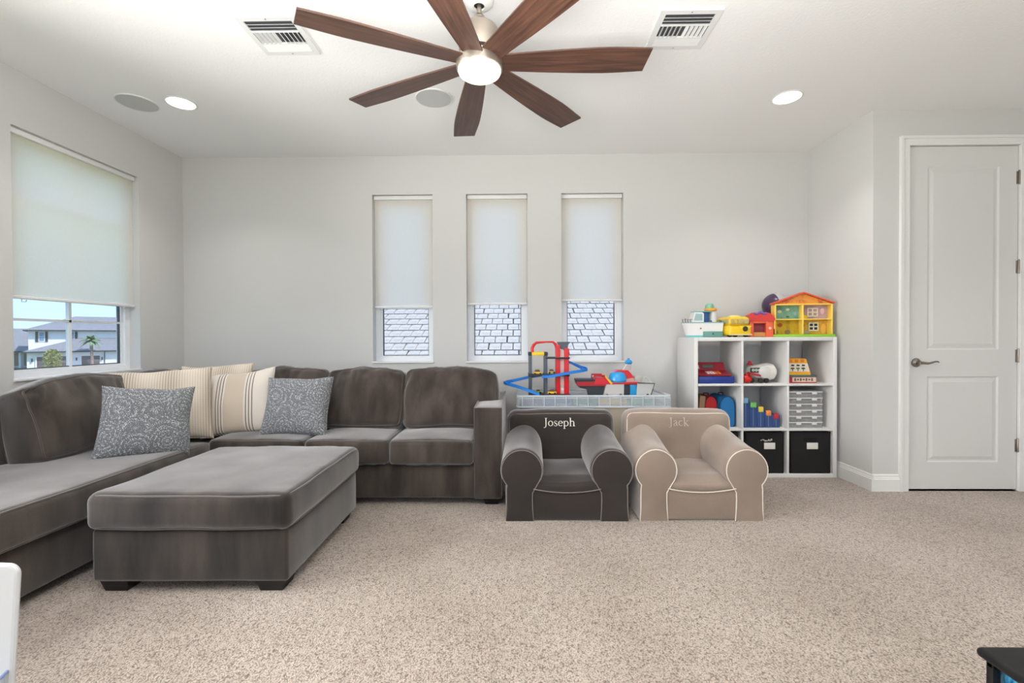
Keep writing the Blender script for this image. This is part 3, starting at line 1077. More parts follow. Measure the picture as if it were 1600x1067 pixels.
def embroider(word, x0, z0, em, target, yfront, material, parent):
    """stroked lettering laid on the front surface of a mesh by casting rays along +y"""
    bm = bmesh.new()
    bm.from_mesh(target.data)
    tree = BVHTree.FromBMesh(bm)
    bm.free()
    for ch in word:
        adv, strokes = GL[ch]
        mb = MB()
        for st in strokes:
            fine = []
            for i in range(len(st) - 1):
                k = max(1, int(math.dist(st[i][:2], st[i + 1][:2]) / 0.09))
                for q in range(k):
                    t_ = q / k
                    fine.append(tuple(a + (b_ - a) * t_ for a, b_ in zip(st[i], st[i + 1])))
            fine.append(st[-1])
            P = [(x0 + a * em, z0 + c * em, w * em) for a, c, w in fine]
            n = len(P)
            vs = []
            for i in range(n):
                a, b_ = P[max(0, i - 1)], P[min(n - 1, i + 1)]
                d = Vector((b_[0] - a[0], b_[1] - a[1])).normalized()
                nx, nz = -d.y, d.x
                for s_ in (-1, 0, 1):
                    x, z = P[i][0] + nx * P[i][2] * s_, P[i][1] + nz * P[i][2] * s_
                    hit = tree.ray_cast(Vector((x, yfront, z)), Vector((0, 1, 0)))
                    y = hit[0].y if hit[0] else yfront + 0.3
                    vs.append((x, y - (0.0032 if s_ == 0 else 0.0012), z))
            fs = []
            for i in range(n - 1):
                for q in (0, 1):
                    fs.append((i * 3 + q, i * 3 + q + 1, i * 3 + q + 4, i * 3 + q + 3))
            mb.add(vs, fs)
        mb.build('embroidered_letter', material, parent, 60)
        x0 += adv * em


def kid_chair(label, loc, rotz, fab, pipe, thread, word, tx, em, seed, wr=1.0):
    t = thing('child_armchair', label, 'armchair', loc, rotz, "children's armchairs")
    # front panel and seat block
    MB().rbox(0.215, 0.23, 0.092, 0.012, (0, 0.004, 0), (6, 4, 3), T((0, 0.235, 0.094)), wrinkle(0.002, 6, seed), k=2).build('base', fab, t, 60)

    def seat_fn(p, u, v, w):
        q = p + noise.noise_vector(Vector((p.x * 7 + seed, p.y * 7, p.z * 7))) * 0.008 * wr
        if w > 0:
            q.z += 0.055 * max(0, (v + 1) / 2) ** 1.3 * (1 - 0.25 * (1 - u * u))
        if v < -0.8:
            q.z -= 0.022 * (1 - u * u)
        return q
    seat = MB().rbox(0.212, 0.22, 0.034, 0.030, (0, 0.008, 0.012), (12, 12, 2), T((0, 0.222, 0.214)), seat_fn, k=3).build('seat', fab, t, 60)
    path = []
    for i in range(15):
        u = -1 + 2 * i / 14
        path.append((0.203 * u, -0.006, 0.196 - 0.022 * (1 - u * u)))
    MB().tube(path, 0.0032, 6).build('piping', pipe, seat)
    # backrest

    def back_fn(p, u, v, w):
        q = p + noise.noise_vector(Vector((p.x * 5 + seed, p.y * 5, p.z * 5 + 3))) * 0.006 * wr
        if v < 0 and w < 0.2:     # lower front sweeps forward to the seat
            q.y -= 0.05 * min(1, (0.2 - w) / 0.8) * (1 - u * u)
        return q
    Mb = T((0, 0.440, 0)) @ R(-0.06, 'X') @ T((0, 0, 0.302))
    back = MB().rbox(0.374, 0.082, 0.296, 0.070, (0, 0.012, 0.010), (16, 3, 16), Mb, back_fn, k=4).build('backrest', fab, t, 60)
    f = rbox_map(0.374, 0.082, 0.296, 0.070, (0, 0.012, 0.010))
    for vy in (-1, 1):
        path = []
        for i in range(8):
            path.append(Mb @ back_fn(f(-1, vy, 0.1 + 0.9 * i / 8), -1, vy, 0.1 + 0.9 * i / 8))
        for i in range(25):
            u = -1 + 2 * i / 24
            path.append(Mb @ back_fn(f(u, vy, 1), u, vy, 1))
        for i in range(8):
            path.append(Mb @ back_fn(f(1, vy, 1 - 0.9 * (i + 1) / 8), 1, vy, 1 - 0.9 * (i + 1) / 8))
        for _ in range(2):
            path = [path[0]] + [(path[i - 1] + path[i] * 2 + path[i + 1]) / 4 for i in range(1, len(path) - 1)] + [path[-1]]
        MB().tube(path, 0.0036, 6).build('piping', pipe, back)
    # rolled arms
    for sd in (-1, 1):
        prof = [(0.203, 0.0), (0.203, 0.06), (0.203, 0.12), (0.200, 0.165)]
        for i in range(25):
            a = math.radians(218 - (218 + 42) * i / 24)
            prof.append((0.272 + 0.131 * math.cos(a), 0.304 + 0.133 * math.sin(a)))
        prof += [(0.372, 0.185), (0.370, 0.12), (0.369, 0.06), (0.368, 0.0)]
        ys = [0.0, 0.003, 0.010, 0.022, 0.05, 0.09, 0.14, 0.19, 0.24, 0.29, 0.34, 0.39, 0.43]
        ins = [0.020, 0.009, 0.003, 0, 0, 0, 0, 0, 0, 0, 0, 0, 0]
        vs, fs = [], []
        cx, cz = 0.285, 0.22
        for y, i_ in zip(ys, ins):
            rise = 0.085 * (y / 0.43) ** 1.7
            for (x, z) in prof:
                d = Vector((cx - x, cz - z))
                q = d.normalized() * i_ if z > 0.01 else Vector((0, 0))
                k = max(0, (z - 0.16) / 0.28)
                wv = noise.noise(Vector((x * 9 + seed * sd, y * 9, z * 9))) * 0.005 * wr * (1 if y > 0.03 else 0.3)
                vs.append((sd * (x + q.x - 0.02 * k * y / 0.43), y + 0.0 * z, z + q.y + rise * k + wv * (1 if z > 0.02 else 0)))
        n = len(prof)
        for r_ in range(len(ys) - 1):
            for i in range(n - 1):
                fs.append((r_ * n + i, r_ * n + i + 1, r_ * n + n + i + 1, r_ * n + n + i))
            fs.append((r_ * n + n - 1, r_ * n, r_ * n + n, r_ * n + 2 * n - 1))
        fs.append(tuple(range(n)))
        fs.append(tuple((len(ys) - 1) * n + i for i in range(n)))
        ar = MB().add(vs, fs).build('arm', fab, t, 50)
        MB().tube([vs[1 * n + i] for i in range(n)], 0.0034, 6).build('piping', pipe, ar)
    embroider(word, tx, 0.500, em, back, -0.5, thread, back)
    return t


M['fab_char'] = mat_velvet('charcoal_twill', (46, 39, 36), (56, 49, 46), sheen=0.9, vs=(3, 3, 3), weave=600)
M['fab_khaki'] = mat_velvet('khaki_twill', (140, 123, 109), (156, 139, 125), sheen=0.9, vs=(3, 3, 3), weave=600)
M['pipe_grey'] = mat('grey_cord', (120, 113, 108), 0.8)
M['pipe_cream'] = mat('cream_cord', (226, 216, 204), 0.8)
M['thread_white'] = mat('white_thread', (226, 220, 212), 0.7)
M['thread_cream'] = mat('cream_thread', (188, 173, 160), 0.7)
kid_chair("charcoal child's armchair with white embroidered name beside the sofa arm", (0.287, 2.735, 0), 0.0, M['fab_char'], M['pipe_grey'], M['thread_white'], 'Joseph', -0.118, 0.079, 3.0)
kid_chair("khaki beige child's armchair with cream piping in front of the shelf", (1.097, 2.745, 0), 0.0, M['fab_khaki'], M['pipe_cream'], M['thread_cream'], 'Jack', -0.072, 0.079, 8.0, 1.5)

# ---------------------------------------------------------------- cube shelf
_pm = {}


def P(rgb, rough=0.4, **k):
    key = (rgb, rough, tuple(sorted(k.items())))
    if key not in _pm:
        _pm[key] = mat('plastic_%d_%d_%d' % rgb, rgb, rough, **k)
    return _pm[key]


CX, CY, CZ, CW, CD = 1.375, 3.590, 1.103, 1.110, 0.385
M['laminate'] = mat('white_laminate', (224, 222, 219), 0.45)
cub = thing('cube_shelf', 'white nine-cube shelf unit holding toys beside the corner', 'shelf', (CX, CY, 0))
to, ti = 0.030, 0.016
op = (CW - 2 * to - 2 * ti) / 3
oz = (CZ - 2 * to - 2 * ti) / 3
MB().bbox(0, to, 0, CD, 0, CZ, 0.002).build('side_panel', M['laminate'], cub)
MB().bbox(CW - to, CW, 0, CD, 0, CZ, 0.002).build('side_panel', M['laminate'], cub)
MB().bbox(to, CW - to, 0, CD, CZ - to, CZ, 0.002).build('top_panel', M['laminate'], cub)
MB().bbox(to, CW - to, 0, CD, 0, to, 0.002).build('bottom_panel', M['laminate'], cub)
CXS = [CX + to + k * (op + ti) for k in range(3)]
CZS = [to + k * (oz + ti) for k in range(3)]
for k in (1, 2):
    MB().bbox(to, CW - to, 0.003, CD, CZS[k] - ti, CZS[k], 0.001).build('shelf_board', M['laminate'], cub)
    for r_ in range(3):
        x = CXS[k] - ti - CX
        MB().bbox(x, x + ti, 0.002, CD, CZS[r_], CZS[r_] + oz, 0.001).build('divider', M['laminate'], cub)

# black fabric bins on the bottom row
M['bin_cloth'] = mat('black_bin_cloth', (20, 18, 18), 0.9, bump=(500, 0.3, 0.001))
M['card'] = mat('white_card', (226, 222, 214), 0.6)
blab = ['black fabric bin half hidden behind the khaki armchair', 'black fabric bin with pale stuffing showing at its handle slot', 'black fabric bin with white tag in the bottom right cube']
for k in range(3):
    t = thing('fabric_bin', blab[k], 'bin', (CXS[k] + op / 2, CY + 0.012, CZS[0]), 0, 'black fabric bins in the shelf')
    w, h, d = 0.150 if k < 2 else 0.156, 0.322, 0.34
    mb = MB()
    # shell: front, back, sides, floor
    mb.bbox(-w, w, 0, 0.008, 0, h, 0.002).bbox(-w, w, d - 0.008, d, 0, h, 0.002).bbox(-w, -w + 0.008, 0, d, 0, h, 0.002).bbox(w - 0.008, w, 0, d, 0, h, 0.002).bbox(-w, w, 0, d, 0, 0.008, 0.002)
    mb.build('body', M['bin_cloth'], t)
    MB().tube([(-w, -0.001, h), (w, -0.001, h), (w, d, h), (-w, d, h)], 0.004, 6, True).build('rim', M['bin_cloth'], t)
    sx = 0.0 if k == 2 else 0.012
    MB().prism([(sx - 0.048, h - 0.040), (sx + 0.048, h - 0.040), (sx + 0.052, h - 0.056), (sx + 0.044, h - 0.072), (sx - 0.044, h - 0.072), (sx - 0.052, h - 0.056)], -0.0015, 0.0, 'y').build('handle_slot', mat('slot_black', (7, 7, 7), 0.95), t, 0)
    cx = 0.038 if k < 2 else 0.016
    MB().bbox(cx - 0.043, cx + 0.043, -0.004, -0.0005, h - 0.130, h - 0.080, 0.001).build('name_tag', M['card'], t)
    if k == 1:
        mb = MB()
        for q in range(9):
            mb.ball((sx - 0.040 + 0.010 * q, -0.002, h - 0.060 + random.uniform(-0.006, 0.010)), random.uniform(0.004, 0.008), 8, 6, (1, 0.3, 1.2))
        mb.build('stuffing', P((176, 170, 160), 0.9), t)

# row 1 (middle): back packs, stepped organiser, clear cases
zf = CZS[1]


def pack(label, x, y, w, d, h, rgb, lean):
    t = thing('small_backpack', label, 'backpack', (x, y, zf), 0, 'child backpacks in the shelf')
    prof = []
    n = 20
    for i in range(n + 1):
        a = PI * i / n
        prof.append((w / 2 * math.cos(a) * (1 if True else 0), h - w * 0.62 + w * 0.62 * math.sin(a)))
    prof = [(w / 2 - 0.01, 0.0), (w / 2, 0.02)] + prof + [(-w / 2, 0.02), (-w / 2 + 0.01, 0.0)]
    Mx = R(lean, 'Y')
    MB().prism(prof, 0.012, d - 0.012, 'y', Mx).build('body', P(rgb, 0.55), t, 50)
    q = [(a * 0.86, 0.012 + b_ * 0.94) for a, b_ in prof]
    MB().prism(q, 0.0, d, 'y', Mx).build('panel', P(rgb, 0.55), t, 50)
    MB().tube([Mx @ Vector((a * 1.0, 0.012, b_)) for a, b_ in prof], 0.004, 6).build('zip', P((int(rgb[0] * 0.5), int(rgb[1] * 0.5), int(rgb[2] * 0.5)), 0.6), t)
    MB().tube([Mx @ Vector(p) for p in ((-0.02, d / 2, h - 0.004), (-0.018, d / 2, h + 0.016), (0.018, d / 2, h + 0.016), (0.02, d / 2, h - 0.004))], 0.005, 6).build('loop', P((int(rgb[0] * 0.6), int(rgb[1] * 0.6), int(rgb[2] * 0.6)), 0.6), t)


pack('small blue rounded backpack standing against the shelf divider', 1.668, 3.66, 0.125, 0.26, 0.245, (20, 110, 170), 0.0)
pack('small red rounded backpack between brown book and blue backpack', 1.553, 3.70, 0.105, 0.21, 0.240, (190, 24, 34), 0.0)
t = thing('picture_book', 'brown picture book leaning beside the red backpack', 'book', (1.434, 3.640, zf + 0.014), 0)
Mx = R(0.10, 'Y') @ Matrix.Diagonal((0.5, 1, 1.22, 1))
MB().bbox(-0.030, 0.055, 0.004, 0.20, 0.002, 0.196, 0.001, Mx).build('pages', P((150, 118, 90), 0.8), t)
MB().bbox(-0.034, -0.030, 0, 0.205, 0.0, 0.20, 0.001, Mx).bbox(0.055, 0.059, 0, 0.205, 0.0, 0.20, 0.001, Mx).bbox(-0.034, 0.059, 0.2, 0.205, 0.0, 0.20, 0.001, Mx).build('cover', P((104, 78, 58), 0.6), t)

t = thing('stepped_organizer', 'blue stepped organiser with coloured tabs in the middle cube', 'organizer', (CXS[1] + 0.012, 3.64, zf))
cols = [(126, 178, 206), (112, 186, 96), (226, 200, 70), (232, 136, 62), (196, 36, 50)]
hs = [0.225, 0.190, 0.155, 0.125, 0.100]
for k in range(5):
    x0 = k * 0.060
    seg = MB().bbox(x0, x0 + 0.059, 0, 0.23, 0, hs[k], 0.004).build('pocket', P((46, 74, 128), 0.7), t)
    tw = 0.019 if k != 1 else 0.024
    MB().bbox(x0 + 0.028 - tw, x0 + 0.028 + tw, -0.007, 0.014, hs[k] - 0.030, hs[k] + 0.012, 0.004).build('tab', P(cols[k], 0.5), t)
    MB().box(x0 + 0.027, x0 + 0.029, -0.0015, 0.0, 0.01, hs[k] - 0.032).build('string', P((150, 165, 160), 0.7), t, 0)

M['case'] = mat_clear('clear_case', (205, 205, 203), 0.72, 0.15)
M['case_rim'] = mat_clear('clear_case_rim', (226, 226, 224), 0.12, 0.2)
M['beads'] = mat('mixed_beads', (62, 58, 58), 0.6, vary=(60, (128, 120, 114), 0.4, 0.75), bump=(120, 0.8, 0.004))
ords = ['bottom', 'second from bottom', 'third from bottom', 'third from top', 'second from top', 'topmost']
for k in range(6):
    t = thing('storage_case', 'clear flat plastic case, %s of the stack of six' % ords[k], 'case', (CXS[2] + 0.022, 3.635, zf + 0.0485 * k), 0, 'clear cases stacked in the shelf')
    w, d, h = 0.262, 0.30, 0.047
    mb = MB()
    mb.box(0, w, 0, 0.002, 0.001, h - 0.010).box(0, w, d - 0.002, d, 0.001, h - 0.010).box(0, 0.002, 0, d, 0.001, h - 0.010).box(w - 0.002, w, 0, d, 0.001, h - 0.010).box(0, w, 0, d, 0.0, 0.002)
    mb.build('tray', M['case'], t, 0)
    MB().bbox(-0.004, w + 0.004, -0.004, d + 0.004, h - 0.010, h - 0.001, 0.002).build('lid', M['case_rim'], t)
    MB().bbox(0.008, w - 0.008, 0.008, d - 0.008, 0.003, 0.028, 0.003).build('contents', M['beads'], t)
    for x in (0.075, 0.198):
        MB().bbox(x - 0.019, x + 0.019, -0.009, -0.001, h - 0.024, h - 0.002, 0.002).build('latch', M['case_rim'], t)

# row 2 (top cubes)
zf = CZS[2]
t = thing('toy_cash_register', 'red and blue toy register in the top left cube', 'toy', (CXS[0] + 0.020, 3.625, zf))
MB().bbox(0, 0.285, 0, 0.24, 0, 0.058, 0.010).build('base', P((24, 52, 132), 0.35), t)
MB().prism([(0.006, 0.058), (0.0, 0.066), (0.115, 0.098), (0.150, 0.160), (0.205, 0.160), (0.235, 0.058)], 0.0, 0.255, 'x', T((0.004, 0.0, 0)) @ Matrix.Diagonal((1, 1, 1, 1))).build('body', P((146, 24, 40), 0.4), t, 25)
Mx = T((0.0, 0.128, 0.128)) @ R(-0.52, 'X')
MB().bbox(0.075, 0.165, -0.004, 0.002, -0.014, 0.016, 0.002, Mx).build('screen', P((74, 92, 92), 0.25), t)
MB().bbox(0.0, 0.050, -0.006, 0.004, -0.022, 0.010, 0.002, Mx).build('card_reader', P((196, 190, 194), 0.4), t)
Mx = T((0, 0.055, 0.083)) @ R(0.27, 'X')
for k in range(4):
    MB().bbox(0.080 + 0.022 * k, 0.098 + 0.022 * k, -0.030, 0.028, -0.002, 0.005, 0.002, Mx).build('key', P((222, 196, 190) if k < 3 else (226, 128, 56), 0.5), t)
MB().bbox(0.172, 0.188, -0.030, 0.028, -0.002, 0.005, 0.002, Mx).build('key', P((226, 128, 56), 0.5), t)

t = thing('toy_airplane', 'white toy airplane with red nose in the top middle cube', 'toy', (CXS[1] + 0.04, 3.70, zf))
MB().lathe([(0.012, -0.09), (0.040, -0.075), (0.052, -0.03), (0.066, 0.03), (0.072, 0.075), (0.062, 0.115), (0.034, 0.138), (0.008, 0.142)], 24, T((0.125, 0, 0.088)) @ R(PI / 2, 'Y')).build('fuselage', P((222, 218, 212), 0.35), t)
MB().lathe([(0.004, 0.0), (0.024, 0.004), (0.030, 0.02), (0.030, 0.05), (0.020, 0.062), (0.004, 0.064)], 20, T((0.0, -0.055, 0.036)) @ R(PI / 2, 'Y') @ T((0, 0, -0.02))).build('engine', P((206, 22, 22), 0.3), t)
MB().bbox(-0.004, 0.026, -0.075, -0.030, 0.020, 0.078, 0.010).build('nose', P((206, 22, 22), 0.3), t)
MB().bbox(0.040, 0.120, -0.066, -0.046, 0.086, 0.124, 0.006).build('cabin_window_strip', P((46, 54, 50), 0.3), t)
for k in range(3):
    MB().lathe([(0.004, 0), (0.011, 0), (0.011, 0.003), (0.004, 0.003)], 14, T((0.057 + 0.024 * k, -0.066, 0.105)) @ R(PI / 2, 'X'), cap=False).build('porthole', P((200, 206, 190), 0.4), t)
MB().prism([(0.040, 0.140), (0.056, 0.176), (0.066, 0.176), (0.088, 0.142)], -0.005, 0.005, 'y').build('tail_fin', P((182, 26, 38), 0.4), t, 0)
MB().prism([(0.020, 0.090), (0.10, 0.070), (0.10, 0.058), (0.015, 0.070)], -0.10, -0.05, 'y').build('wing', P((170, 40, 44), 0.4), t, 0)
MB().lathe([(0.010, -0.020), (0.048, -0.012), (0.052, 0.0), (0.048, 0.012), (0.010, 0.020)], 20, T((0.150, -0.058, 0.090)) @ R(PI / 2, 'X')).build('propeller_guard', P((212, 210, 206), 0.3), t)
for x, y in ((0.055, -0.05), (0.125, -0.05), (0.175, -0.04), (0.055, 0.04), (0.175, 0.04)):
    MB().lathe([(0.004, -0.008), (0.018, -0.008), (0.020, 0.0), (0.018, 0.008), (0.004, 0.008)], 16, T((x, y, 0.020)) @ R(PI / 2, 'X')).build('wheel', P((34, 30, 28), 0.5), t)

t = thing('board_game_box', 'red board game box with pale printed side in the top right cube', 'game box', (CXS[2] + 0.012, 3.64, zf))
MB().bbox(0.0, 0.232, 0, 0.24, 0, 0.058, 0.002).build('box', P((176, 34, 30), 0.5), t)
MB().bbox(-0.002, 0.234, -0.002, 0.242, 0.050, 0.064, 0.002).build('lid', P((58, 104, 96), 0.5), t)
lb = MB().box(0.040, 0.226, -0.0022, -0.0006, 0.010, 0.046).build('printed_label', P((206, 196, 180), 0.6), t, 0)
mb = MB()
for k in range(7):
    mb.bbox(0.054 + 0.022 * k, 0.069 + 0.022 * k, -0.0034, -0.0022, 0.017 + 0.005 * (k % 2), 0.036 + 0.004 * ((k + 1) % 2), 0.0005)
mb.build('print', P((134, 84, 62), 0.6), lb)
t = thing('toy_block_box', 'orange and white slope-sided toy box with tree pictures', 'toy', (CXS[2] + 0.020, 3.655, zf + 0.065))
MB().prism([(0, 0), (0.188, 0), (0.180, 0.034), (0.150, 0.128), (0.004, 0.132)], 0, 0.14, 'y').build('body', P((236, 168, 44), 0.45), t, 0)
MB().prism([(0.006, 0.026), (0.176, 0.026), (0.160, 0.092), (0.006, 0.092)], -0.002, -0.0004, 'y').build('picture_panel', P((226, 216, 196), 0.5), t, 0)
for k in range(3):
    x = 0.042 + 0.042 * k
    tr = MB().box(x - 0.003, x + 0.003, -0.004, -0.002, 0.030, 0.046).build('tree_trunk', P((60, 48, 40), 0.6), t, 0)
    MB().prism([(x - 0.016, 0.046), (x + 0.016, 0.046), (x + 0.010, 0.058), (x - 0.012, 0.058)], -0.004, -0.002, 'y').build('tree_crown', P((58, 52, 50) if k != 1 else (70, 122, 70), 0.6), tr, 0)
    MB().prism([(x - 0.013, 0.070), (x + 0.010, 0.068), (x + 0.014, 0.080), (x - 0.008, 0.084)], -0.004, -0.002, 'y').build('tree_crown', P((66, 58, 52), 0.6), t, 0)
    MB().bbox(0.014 + 0.046 * k, 0.040 + 0.046 * k, -0.003, 0.0, 0.100, 0.124, 0.002).build('print', P((224, 120, 30), 0.5), t)

# ---------------------------------------------------------------- toys on top of the shelf
zt = CZ
t = thing('toy_boat', 'white and teal toy boat at the left end of the shelf top', 'toy', (1.380, 3.80, zt), -0.06)
st = [(-0.028, 0.004, 0.004, 0.006), (0.006, 0.036, 0.012, 0.024), (0.050, 0.058, 0.040, 0.046), (0.110, 0.070, 0.080, 0.060), (0.284, 0.070, 0.276, 0.062)]
vs = []
for xt, wt, xb, wb in st:
    vs += [(xt, -wt, 0.118), (xt, wt, 0.118), (xb, wb, 0.016), (xb, -wb, 0.016)]
fs = [(0, 1, 2, 3), tuple(4 * (len(st) - 1) + q for q in range(4))]
for k in range(len(st) - 1):
    fs += [(4 * k + q, 4 * k + (q + 1) % 4, 4 * k + 4 + (q + 1) % 4, 4 * k + 4 + q) for q in range(4)]
MB().add(vs, fs).build('hull', P((226, 224, 222), 0.35), t, 20)
MB().prism([(0.006, -0.010), (0.045, -0.045), (0.085, -0.060), (0.276, -0.062), (0.276, 0.062), (0.085, 0.060), (0.045, 0.045), (0.006, 0.010)], 0.0, 0.017, 'z').build('keel', P((98, 186, 184), 0.4), t)
MB().tube([(a, b_, 0.120) for a, b_ in ((-0.028, 0.0), (0.006, -0.036), (0.050, -0.058), (0.110, -0.070), (0.284, -0.070), (0.284, 0.070), (0.110, 0.070), (0.050, 0.058), (0.006, 0.036))], 0.004, 6, True).build('rail', P((120, 160, 158), 0.4), t)
MB().bbox(0.125, 0.278, -0.073, -0.058, 0.002, 0.048, 0.003).build('drawer', P((98, 146, 136), 0.45), t)
MB().ball((0.198, -0.079, 0.028), 0.006, 10, 8).build('drawer_knob', P((40, 70, 66), 0.4), t)
MB().ball((0.104, -0.071, 0.072), 0.007, 10, 8, (1, 0.4, 1)).build('rivet', P((150, 110, 84), 0.5), t)
cabn = MB().prism([(0.040, 0.120), (0.135, 0.120), (0.135, 0.196), (0.120, 0.206), (0.062, 0.206)], -0.050, 0.050, 'y').build('cabin', P((228, 232, 230), 0.35), t, 0)
MB().prism([(0.056, 0.138), (0.124, 0.138), (0.124, 0.190), (0.070, 0.194)], -0.0525, -0.050, 'y').build('cabin_window', P((150, 178, 178), 0.15), cabn, 0)
MB().bbox(0.062, 0.200, -0.055, 0.055, 0.206, 0.214, 0.003).build('roof', P((112, 182, 176), 0.4), t)
MB().bbox(0.137, 0.176, -0.045, 0.045, 0.120, 0.206, 0.004).build('cabin_back', P((28, 78, 132), 0.4), t)
MB().lathe([(0.030, 0.120), (0.030, 0.205), (0.034, 0.207)], 18, T((0.222, 0, 0))).build('funnel', P((222, 222, 220), 0.4), t)
MB().lathe([(0.040, 0.214), (0.050, 0.220), (0.050, 0.234), (0.038, 0.240)], 20, T((0.205, 0, 0))).build('life_ring', P((232, 160, 42), 0.4), t)
MB().lathe([(0.034, 0.238), (0.034, 0.262), (0.024, 0.276), (0.004, 0.281)], 18, T((0.198, 0, 0))).build('cap', P((128, 184, 160), 0.45), t)
for k in range(5):
    MB().tube([(-0.018 + 0.018 * k, -0.006 - 0.010 * k, 0.120), (-0.024 + 0.018 * k, -0.006 - 0.010 * k, 0.148 + 0.006 * (k == 1)), (-0.014 + 0.020 * k, -0.006 - 0.010 * k, 0.146)], 0.003, 6).build('railing', P((92, 74, 84), 0.4), t)
for x in (0.190, 0.268):
    MB().lathe([(0.010, 0.120), (0.010, 0.134), (0.004, 0.138)], 12, T((x, -0.050, 0))).build('bollard', P((70, 96, 120), 0.4), t)

t = thing('toy_camper_van', 'yellow toy camper van on top of the shelf', 'toy', (1.672, 3.645, zt), 0.10)
YEL = (240, 200, 30)
MB().rbox(0.092, 0.12, 0.042, 0.018, (0.004, 0.004, 0), (4, 4, 2), T((0.098, 0.12, 0.056)), k=2).build('body', P(YEL, 0.3), t)
MB().rbox(0.086, 0.112, 0.036, 0.024, (0, 0, 0.006), (4, 4, 2), T((0.098, 0.122, 0.126)), k=3).build('cabin', P((236, 196, 40), 0.3), t)
MB().lathe([(0.050, 0.0), (0.046, 0.012), (0.030, 0.018), (0.004, 0.019)], 24, T((0.110, 0.11, 0.160))).build('pop_top', P((238, 222, 150), 0.4), t)
for x0, x1 in ((0.083, 0.125), (0.130, 0.170)):
    MB().bbox(x0, x1, 0.005, 0.012, 0.106, 0.146, 0.003).build('windscreen', P((190, 176, 120), 0.12), t)
for y0 in (0.03, 0.085, 0.14):
    MB().bbox(0.008, 0.014, y0, y0 + 0.045, 0.106, 0.146, 0.003).build('side_window', P((190, 176, 120), 0.12), t)
for x0 in (0.018, 0.050):
    MB().bbox(x0, x0 + 0.026, 0.005, 0.012, 0.106, 0.146, 0.003).build('side_window', P((196, 176, 100), 0.12), t)
MB().box(0.006, 0.190, -0.003, 0.004, 0.092, 0.098).build('belt_line', P((196, 158, 20), 0.4), t, 0)
MB().prism([(0.078, 0.090), (0.188, 0.090), (0.133, 0.036)], -0.0045, -0.002, 'y').build('front_v', P((246, 214, 60), 0.35), t, 0)
MB().lathe([(0.0, 0), (0.022, 0), (0.020, 0.005), (0.0, 0.006)], 20, T((0.133, -0.004, 0.066)) @ R(PI / 2, 'X'), cap=False).build('front_badge', P((60, 48, 24), 0.5), t)
MB().bbox(0.004, 0.192, -0.006, 0.01, 0.014, 0.026, 0.003).build('bumper', P((214, 198, 140), 0.4), t)
for x in (0.030, 0.166):
    for y in (0.045, 0.195):
        MB().lathe([(0.004, -0.012), (0.020, -0.012), (0.022, 0.0), (0.020, 0.012), (0.004, 0.012)], 16, T((x, y, 0.022)) @ R(PI / 2, 'Y')).build('wheel', P((40, 36, 30), 0.6), t)

t = thing('toy_barn', 'small red toy barn between camper van and dollhouse', 'toy', (1.862, 3.700, zt), -0.30)
RED = (204, 40, 28)
mb = MB()
mb.bbox(0, 0.030, 0, 0.15, 0, 0.130, 0.003).bbox(0.118, 0.170, 0, 0.15, 0, 0.130, 0.003).bbox(0.030, 0.118, 0, 0.15, 0.110, 0.130, 0.002).bbox(0.0, 0.170, 0.142, 0.15, 0, 0.130, 0.002)
mb.build('walls', P((222, 92, 52), 0.4), t)
MB().bbox(0.024, 0.124, 0.050, 0.056, 0.040, 0.110, 0.002).build('barn_door', P((140, 48, 60), 0.5), t)
MB().bbox(0.024, 0.124, 0.030, 0.056, 0.004, 0.040, 0.002).build('fence', P((200, 140, 70), 0.5), t)
MB().prism([(-0.008, 0.128), (0.178, 0.128), (0.180, 0.150), (0.150, 0.186), (0.130, 0.196), (0.012, 0.196), (-0.004, 0.182)], -0.008, 0.158, 'y').build('roof', P(RED, 0.35), t, 0)
MB().tube([(0.030, -0.002, 0.190), (0.050, -0.004, 0.184), (0.075, -0.004, 0.198), (0.100, -0.004, 0.184), (0.120, -0.002, 0.192)], 0.010, 8).build('roof_handle', P((112, 82, 160), 0.4), t)
MB().lathe([(0.012, 0), (0.010, 0.005), (0.003, 0.006)], 14, T((0.146, -0.001, 0.070)) @ R(PI / 2, 'X')).build('button', P((240, 190, 170), 0.4), t)
MB().prism([(0.172, 0.128), (0.178, 0.170), (0.188, 0.130), (0.186, 0.070), (0.172, 0.060)], 0.0, 0.02, 'y').build('side_tree', P((224, 160, 50), 0.5), t, 0)

# dollhouse, open-fronted, two storeys
t = thing('dollhouse', 'yellow open-fronted dollhouse with orange gable roof and green base', 'dollhouse', (2.052, 3.680, zt), -0.14)
YW = (246, 206, 84)
W, Dp = 0.425, 0.078
MB().bbox(-0.022, W + 0.010, -0.02, Dp + 0.02, 0, 0.020, 0.004).build('base', P((140, 196, 52), 0.5), t)
mb = MB()
mb.bbox(0, 0.010, 0, Dp, 0.02, 0.262, 0.002).bbox(W - 0.010, W, 0, Dp, 0.02, 0.262, 0.002).bbox(0.204, 0.213, 0, Dp, 0.02, 0.262, 0.002).bbox(0, W, 0, Dp, 0.254, 0.263, 0.002).bbox(0, W, 0, Dp, 0.136, 0.144, 0.002)
mb.build('frame', P((250, 214, 96), 0.45), t)
walls = [((0.010, 0.204, 0.02, 0.136), (206, 168, 30)), ((0.213, W - 0.01, 0.02, 0.136), (226, 172, 60)), ((0.010, 0.204, 0.144, 0.254), (122, 172, 152)), ((0.213, W - 0.01, 0.144, 0.254), (196, 164, 172))]
for (a, b_, c, d), rgb in walls:
    MB().box(a, b_, Dp - 0.012, Dp - 0.004, c, d).build('room_wall', P(rgb, 0.6, vary=(28, tuple(max(0, v - 26) for v in rgb), 0.45, 0.7)), t, 0)
